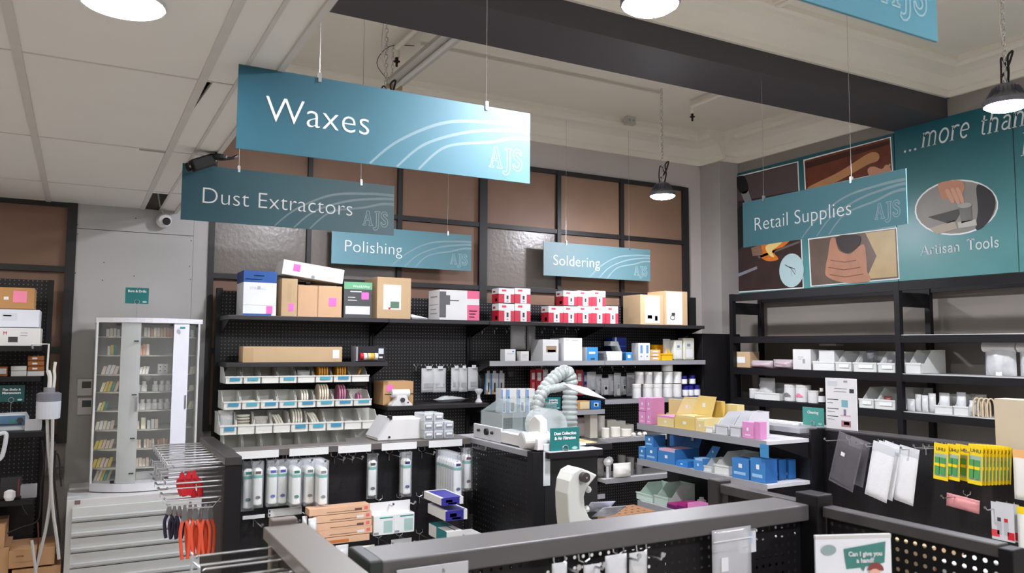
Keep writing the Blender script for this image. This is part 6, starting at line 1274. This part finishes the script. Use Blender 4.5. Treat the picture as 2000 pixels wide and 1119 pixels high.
# --- panel with hanging bags and yellow cards
R0, R1 = PZ(1600, 838, ZG), PZ(1944, 872, ZG)
R0.x = R1.x = (R0.x+R1.x)/2; ra = math.atan2(R1.y-R0.y, R1.x-R0.x); GR = Fr(R0.x, R0.y, ra)
gr = thing('low_gondola', 'low black pegboard panel hung with bags and yellow glue cards', 'gondola', (R0.x, R0.y, 0), ra); RL = 1.75
B().box(0, RL, 0, .03, .1, ZG-.012).build('peg_panel', PEGD, gr); B().box(0, RL, -.004, .12, ZG-.012, ZG).build('top_cap', CAPD, gr, bevel=.002); B().box(-.05, 0, -.012, .04, 0, ZG).build('upright', BLACK, gr); B().box(0, RL, .0, .12, 0, .1).build('base', BLACK, gr)
holder(GR, .045, 1568, 1609, 796, 831, 'teal sign reading Cleaning on the gondola top', ['Cleaning'], ZG, m=mat('#4a9a90', .45), size=.16, tz=.66)
o = bx(GR, .03, 1614, 1675, 739, 842, .006, PAPER, 'instruction_sheet', 'white printed instruction sheet standing on the gondola top', cat='sheet', z=ZG, pr=(('f', .6, .92, .72, .96, INKL, 'logo_oval'), ('f', .08, .84, .4, .94, mat('#cfd3d8', .7), 'tool_picture'), ('f', .78, .72, .92, .8, INK, 'tool_picture'), ('f', .3, .79, .7, .805, INKL, 'print_line'), ('f', .28, .73, .68, .745, INKL, 'print_line'), ('f', .06, .57, .42, .585, INK, 'heading'), ('f', .05, .39, .42, .405, INK, 'heading'), ('f', .05, .24, .4, .255, INK, 'heading'), ('f', .52, .44, .72, .58, mat('#7fb0bc', .6), 'picture'), ('f', .58, .28, .66, .4, mat('#8a7f9a', .6), 'picture'), ('f', .48, .26, .8, .29, mat('#d8b8c0', .6), 'picture'), ('f', .5, .06, .8, .18, mat('#b8848c', .6), 'picture'), ('f', .58, .1, .76, .16, mat('#e0d8b8', .6), 'picture_top'), ('f', .06, .5, .24, .52, INKL, 'print_line'), ('f', .06, .33, .3, .345, INKL, 'print_line'), ('f', .06, .18, .28, .195, INKL, 'print_line')))
bx(GR, .012, 1945, 2040, 781, 872, .09, mat('#cbbda4', .8), 'carton', 'large plain beige carton at the right edge on the gondola top', z=ZG)
for k, (px, py) in enumerate(((1660, 859), (1722, 866), (1740, 870), (1810, 876), (1835, 872), (1855, 874), (1935, 880), (1890, 968), (1975, 990))):
    a, z = GR.pix(px, py, -.005); tag(mkobj('peg_hook', hookmesh(.2), CHROME, None, GR.W(a, -.005, z), GR.a), 'chrome hook on the bag panel, %s of nine' % nth(k, 9), 'hook', 'hooks on the bag panel')
FILMD = mat('#9a969c', .15, alpha=.3, bump=.5, scale=30); FILMW = mat('#f2f2f4', .4, alpha=.95, bump=.2, scale=14)
bag(GR, -.16, 1640, 1690, 852, 958, FILMD, 'plastic_bag', 'long dark clear bag hanging first on the bag panel', t=.02, seed=140, roll=.28, ins=((.3, .35, .45, .42, PAPER, 'label'),), inner=mat('#3a363a', .3, alpha=.6))
bag(GR, -.10, 1664, 1702, 858, 950, FILMD, 'plastic_bag', 'long dark clear bag behind the first one on the bag panel', t=.02, seed=141, roll=.22)
for k in range(3): bag(GR, -.17+.03*k, 1708+11*k, 1752+11*k, 868, 980-4*k, FILMW, 'paper_bag', 'white padded bag in the group of three, %s' % ('frontmost', 'middle', 'hindmost')[k], t=.015, seed=142+k, roll=.22, group='white padded bags', header=mat('#e4e6ea', .2, alpha=.55))
bag(GR, -.14, 1760, 1798, 874, 986, FILMW, 'paper_bag', 'white padded bag hanging right of the group of three', t=.018, seed=146, roll=.16, header=mat('#e4e6ea', .2, alpha=.55))
GLUE = mat('#4f9a55', .4); BLIST = mat('#b9c8c0', .15, alpha=.6)
def gluecard(x0, x1, yt, yb, ly, label):
    o = bx(GR, ly, x0, x1, yt, yb, .003, YELL, 'glue_card', label, cat='card', group='yellow glue cards', bev=0, roll=.06, pr=(('f', .08, .1, .92, .72, mat('#a8b8a8', .4), 'window_print'), ('f', .14, .15, .44, .62, GLUE, 'green_tube', .008), ('f', .54, .15, .84, .62, GLUE, 'green_tube', .008), ('f', .12, .38, .46, .46, YELL, 'tube_band', .009), ('f', .52, .38, .86, .46, YELL, 'tube_band', .009)), tx=(('UHU', .14, .8, .13, INK),))
    return o
gluecard(1823, 1851, 866, 937, -.16, 'yellow glue card with green tubes, alone at the left')
for k in range(2): gluecard(1849+16*k, 1874+16*k, 868, 938, -.15+.05*k, 'yellow glue card of the middle pair, %s one' % ('front', 'rear')[k])
for k in range(9): gluecard(1890+7.2*k, 1918+7.0*k, 868+.4*k, 946-.3*k, -.17+.018*k, 'yellow glue card in the dense right row, %s' % ('frontmost' if k == 0 else 'hindmost' if k == 8 else ORD[k]+' from the front'))
bag(GR, -.1, 1850, 1914, 970, 996, mat('#e8a0a0', .3, alpha=.7, bump=.3), 'plastic_bag', 'pink and white flat strip packet hanging low on the bag panel', t=.03, seed=150, inner=mat('#d0707a', .5), roll=.08)
for k in range(2): bx(GR, -.14+.05*k, 1938+10*k, 1982+10*k, 983, 1056, .004, mat('#c9c9cc', .4), 'tool_card', 'grey and red blister card low on the bag panel, %s' % ('front one', 'rear one')[k], cat='card', bev=0, pr=(('f', 0, .08, .35, .26, mat('#d84048', .5), 'red_corner'), ('f', .7, .05, 1, .25, RED, 'red_corner'), ('f', .25, .15, .45, .5, mat('#b0b0b4', .3), 'blister'), ('f', .55, .15, .75, .5, mat('#b0b0b4', .3), 'blister'), ('f', .27, .5, .43, .6, INK, 'tip'), ('f', .57, .5, .73, .6, RED, 'tip')))
bag(GR, -.12, 1980, 2030, 880, 978, mat('#efece4', .4, alpha=.9), 'plastic_bag', 'cream striped pack with orange header at the right edge', t=.015, seed=152, header=mat('#e8b070', .5), inner=mat('#e2d8c4', .6))
bag(GR, -.12, 1988, 2030, 992, 1080, mat('#efeee8', .4, alpha=.9), 'plastic_bag', 'white pack with yellow header low at the right edge', t=.015, seed=153, header=YELL)

# ================================================================== foreground rails
G3 = thing('low_gondola', 'front black pegboard gondola with long grey top rail', 'gondola', (0, 0, 0))
fx0, fx1 = .575, 1.865
B().box(fx0, fx1, 1.605, 1.735, ZG-.045, ZG).build('top_rail', CAP, G3, bevel=.004)
holed(fx1-fx0, 1.1, 0, r=.0046).build('perforated_panel', BLACK, G3, loc=(fx0, 1.64, ZG-.045-1.1))
holed(fx1-fx0, .9, 0, r=.0046).build('rear_panel', BLACK, G3, loc=(fx0, 1.70, ZG-.16-.9))
B().box(fx0-.03, fx0+.0, 1.60, 1.74, 0, ZG+.004).build('end_post', mat('#2c3230', .45), G3, bevel=.004); B().box(fx0, fx1, 1.6, 1.74, 0, .1).build('base', BLACK, G3)
RR = thing('low_gondola', 'front right perforated gondola panel with worn grey top rail', 'gondola', (0, 0, 0)); rx = 1.90
WORN = mat('#4a4748', .38, var=.45, scale=14)
B().box(rx-.022, rx+.022, 1.08, 1.57, ZG-.03, ZG).build('top_rail', WORN, RR, bevel=.003); B().box(rx-.022, rx+.022, 1.66, 1.98, ZG-.03, ZG).build('top_rail', WORN, RR, bevel=.003)
B().box(rx-.035, rx+.03, 1.575, 1.655, 0, ZG+.03).build('post', BLACK, RR, bevel=.004); B().box(rx-.03, rx+.03, 1.98, 2.03, 0, ZG+.012).build('post', CAPD, RR, bevel=.004); B().box(rx-.025, rx+.025, 1.045, 1.079, 0, ZG-.005).build('post', BLACK, RR, bevel=.003)
holed(.49, 1.05, 0, r=.0055).build('perforated_panel', BLACK, RR, loc=(rx, 1.572, ZG-.031-1.05), rz=-math.pi/2); holed(.3, 1.05, 0, r=.0055).build('perforated_panel', BLACK, RR, loc=(rx, 1.965, ZG-.031-1.05), rz=-math.pi/2)
B().box(rx+.001, rx+.42, 1.08, 1.57, .88, .90).build('rear_shelf', BLACK, RR)
bx(FR, rx+.2, 0, 0, 0, 0, .1, WHITE, 'carton', 'x') if False else None
for k, (ya_, yb__, zt__, cm, lb) in enumerate(((1.09, 1.23, 1.2, WHITE, 'white carton standing behind the front right perforated panel, nearest'), (1.24, 1.37, 1.17, WHITE, 'white carton standing behind the front right perforated panel, middle'), (1.385, 1.55, 1.2, TAN3, 'tan carton standing behind the front right perforated panel'))):
    tag(B().box(0, .14, 0, yb__-ya_, 0, zt__-.902).build('carton', cm, loc=(rx+.2, ya_, .902), bevel=.002), lb, 'box')
FL = thing('low_gondola', 'front left gondola arm with pale grey top cap', 'gondola', (0, 0, 0))
B().box(.42, .525, .9, 2.04, ZG-.03, ZG).build('top_cap', GREYCAP, FL, bevel=.003); B().box(.44, .505, 2.04, 2.075, 0, ZG+.014).build('end_post', mat('#6f6660', .5), FL, bevel=.004); B().box(.46, .485, .9, 2.04, .1, ZG-.031).build('panel', PEGD, FL); B().box(.43, .515, .9, 2.04, 0, .1).build('base', BLACK, FL)
TAGM = mat('#d9dde4', .4, alpha=.9)
for k, yy in enumerate((1.96, 1.84, 1.73, 1.63, 1.53, 1.44)):
    o = thing('scan_hook', 'chrome display hook with price tag on the pale-capped arm, %s' % ('farthest' if k == 0 else 'nearest' if k == 5 else ORD[k]+' from the far end'), 'hook', (.459, yy, ZG-.055), -math.pi/2, 'front scan hooks')
    B().tube([(0, 0, 0), (0, -.2, 0), (0, -.212, .012)], .0035, 8).tube([(0, 0, .022), (0, -.2, .022), (0, -.205, .018)], .0028, 8).build('prongs', CHROME, o); B().cyl((0, 0, -.01), (0, 0, .04), .007, 8).build('bracket', mat('#8a8788', .4), o)
    B().box(-.012, .012, -.214, -.211, -.035, .03).build('price_tag', TAGM, o)
# goods on the front panel
ZB = mat('#e6e6ea', .15, alpha=.55, bump=.15)
bag(FW, 1.60, 1391, 1467, 1031, 1135, ZB, 'plastic_bag', 'large clear zip bag with white label on the front panel', t=.012, seed=160, ins=((.18, .52, .36, .78, PAPER, 'label'), (.0, .2, 1, .225, PAPER, 'zip_line'), (.0, .38, .9, .392, mat('#c9c9ce', .4), 'fold_line')))
bx(FW, 1.62, 1442, 1477, 1021, 1080, .002, mat('#dfe2e6', .5), 'card', 'pale card sticking out behind the large zip bag', cat='card', bev=0, pr=(('f', .2, .3, .8, .7, mat('#b9cfe0', .6), 'print'),))
for k, (x0, x1, yt) in enumerate(((1182, 1224, 1083), (1229, 1264, 1078), (1140, 1172, 1102), (1078, 1107, 1099))):
    bag(FW, 1.585, x0, x1, yt, yt+90, mat('#e9eaee', .25, alpha=.85, bump=.2) if k != 1 else CLEAR2, 'plastic_bag', ['white wrapped packet on the front panel, second from the zip bag', 'clear packet on the front panel nearest the zip bag', 'small white packet low on the front panel, third from zip bag', 'small white packet low on the front panel, farthest from zip bag'][k], t=.02, seed=165+k)
for k, (px, py) in enumerate(((1090, 1103), (1138, 1098), (1205, 1082), (1250, 1080))): hook(FW, 1.638, px, py, 'chrome hook on the front perforated panel, %s of four' % nth(k, 4), .09, 'hooks on the front panel', r=.0032)
bx(FW, 1.59, 775, 914, 1105, 1160, .003, mat('#c9cace', .4), 'label_holder', 'pale label holder low on the front panel at lower left', cat='label', bev=0, tx=(('&', .62, .72, .2, INKL),))
# help sign
FH = Fr(0, 0, -.38); hy = 1.62
a = FH.pix(1593, 1085, hy)[0]; c = FH.pix(1741, 1085, hy)[0]; zt_ = FH.pix(1666, 1046, hy)[1]; w_ = c-a
o = thing('help_sign', 'white board reading Can I give you a hand in a teal bubble', 'sign', FH.W((a+c)/2, hy, 0), FH.a); hh = .24
B().box(-w_/2, w_/2, 0, .005, zt_-hh, zt_).build('board', mat('#e6e8ee', .4), o, bevel=.001); B().box(-w_/2, w_/2, -.001, .006, zt_-.005, zt_+.002).build('edge_strip', mat('#cfcdcb', .5), o)
def hp2(px, py): q = FH.pix(px, py, hy); return (q[0]-(a+c)/2, q[1])
B().add([(hp2(1618+15*math.cos(t*.4488), 1074+10.5*math.sin(t*.4488))[0], -.0012, hp2(1618, 1074+10.5*math.sin(t*.4488))[1]) for t in range(14)], [tuple(range(14))]).build('logo_oval', mat('#93a8aa', .5), o)
bub = [hp2(*p) for p in ((1647, 1072), (1729, 1057), (1727, 1098), (1690, 1106), (1686, 1116), (1680, 1108), (1653, 1111))]
B().add([(p[0], -.0012, p[1]) for p in bub], [tuple(range(7))]).build('speech_bubble', mat('#3f8078', .5), o)
q = hp2(1689, 1085); text('Can I give you', .0135, PAPER, o, (q[0], -.0022, q[1]), (math.pi/2, 0, 0), 'CENTER', off=.0003); q = hp2(1689, 1098); text('a hand?', .0135, PAPER, o, (q[0], -.0022, q[1]), (math.pi/2, 0, 0), 'CENTER', off=.0003)
B().add([(hp2(1709+16*math.cos(t*.3), 1112-14*max(0, math.sin(t*.3)))[0], -.0026, hp2(1709, 1114-16*math.sin(t*.3))[1]) for t in range(11)], [tuple(range(11))]).build('hair_print', mat('#8a4038', .6), o); B().add([(hp2(1707+11*math.cos(t*.4488), 1119)[0], -.003, hp2(1707, 1119+9*math.sin(t*.4488))[1]) for t in range(14)], [tuple(range(14))]).build('face_print', mat('#e6b3a0', .6), o)
B().cyl((0, .012, zt_-hh+.03), (0, .012, .012), .008, 10).build('stand_pole', CHROME, o); B().lathe([(.12, 0), (.12, .006), (.02, .014)], 24, (0, .012, 0)).build('stand_foot', BLACK, o)

# ================================================================== wire hook rack on the left arm
for r_, (zr, n) in enumerate(((ZG-.045, 9), (ZG-.12, 7), (ZG-.185, 6))):
    for k in range(n):
        yy = 4.1-k*(.68/(n-1))
        o = thing('wire_hook', 'chrome wire hook on left rack, %s, %s row' % ('farthest' if k == 0 else 'nearest' if k == n-1 else ORD[k]+' from the far end', ('upper', 'middle', 'lower')[r_]), 'hook', (.554, yy, zr), -math.pi/2, 'wire hooks of the left rack')
        B().tube([(0, 0, .02), (0, -.225, .02), (0, -.235, .032)], .0036, 6).tube([(0, 0, 0), (0, -.22, 0), (0, -.226, .008)], .0028, 6).build('wire_loop', CHROME, o)
        B().box(-.008, .008, -.239, -.237, .012, .034).build('price_tag', mat('#c9ccd6', .3, alpha=.5), o)
tag(B().tube([(.35, 4.13, ZG-.035), (.35, 3.40, ZG-.035)], .0028, 6).tube([(.39, 3.42, ZG-.2), (.5, 3.40, ZG-.2), (.53, 3.41, ZG-.17)], .0028, 6).build('wire_rail', CHROME), 'long chrome rail along the tips of the left rack hooks', 'rail')
def plier(px, py0, py1, Y, label, m_, wd=.012, lean=0, head=CHROME):
    a = PY(px, py0, Y); c = PY(px+lean, py1, Y); L = a.z-c.z; dx_ = c.x-a.x
    o = thing('pliers', label, 'pliers', (a.x, Y, a.z), group='pliers on the left rack')
    B().prism([(-.004, 0), (.004, 0), (.011, -L*.2), (.011, -L*.32), (-.011, -L*.32), (-.011, -L*.2)], 'y', -.005, .005).build('jaws', head, o)
    for s in (-1, 1):
        B().tube(cr([(s*.006, 0, -L*.3), (s*.016+dx_*.4, 0, -L*.5), (s*.014+dx_*.8, 0, -L*.8), (s*.01+dx_, 0, -L)], 5), wd*.55, 8).build('handle', m_, o)
for k, (px, y0_, y1_) in enumerate(((361, 985, 1092), (372, 980, 1085), (382, 985, 1084), (393, 990, 1082), (402, 985, 1082), (411, 985, 1080))): plier(px, y0_, y1_, 3.42+.02*(k % 2), 'pliers with orange-red handles on the left rack, %s of six' % nth(k, 6), ORNG)
for k, (px, y0_, y1_) in enumerate(((331, 985, 1050), (341, 988, 1052), (351, 988, 1052))): plier(px, y0_, y1_, 3.5, 'pliers with dark navy handles on the left rack, %s of three' % nth(k, 3), mat('#23233c', .35), lean=-2)
for k, (px, y0_, y1_, ln) in enumerate(((356, 922, 966, 6), (369, 920, 968, -2), (379, 918, 970, 6))): plier(px, y0_, y1_, 3.48, 'bright red cutters hanging among the upper wire hooks, %s of three' % nth(k, 3), RED, .022, ln, RED)
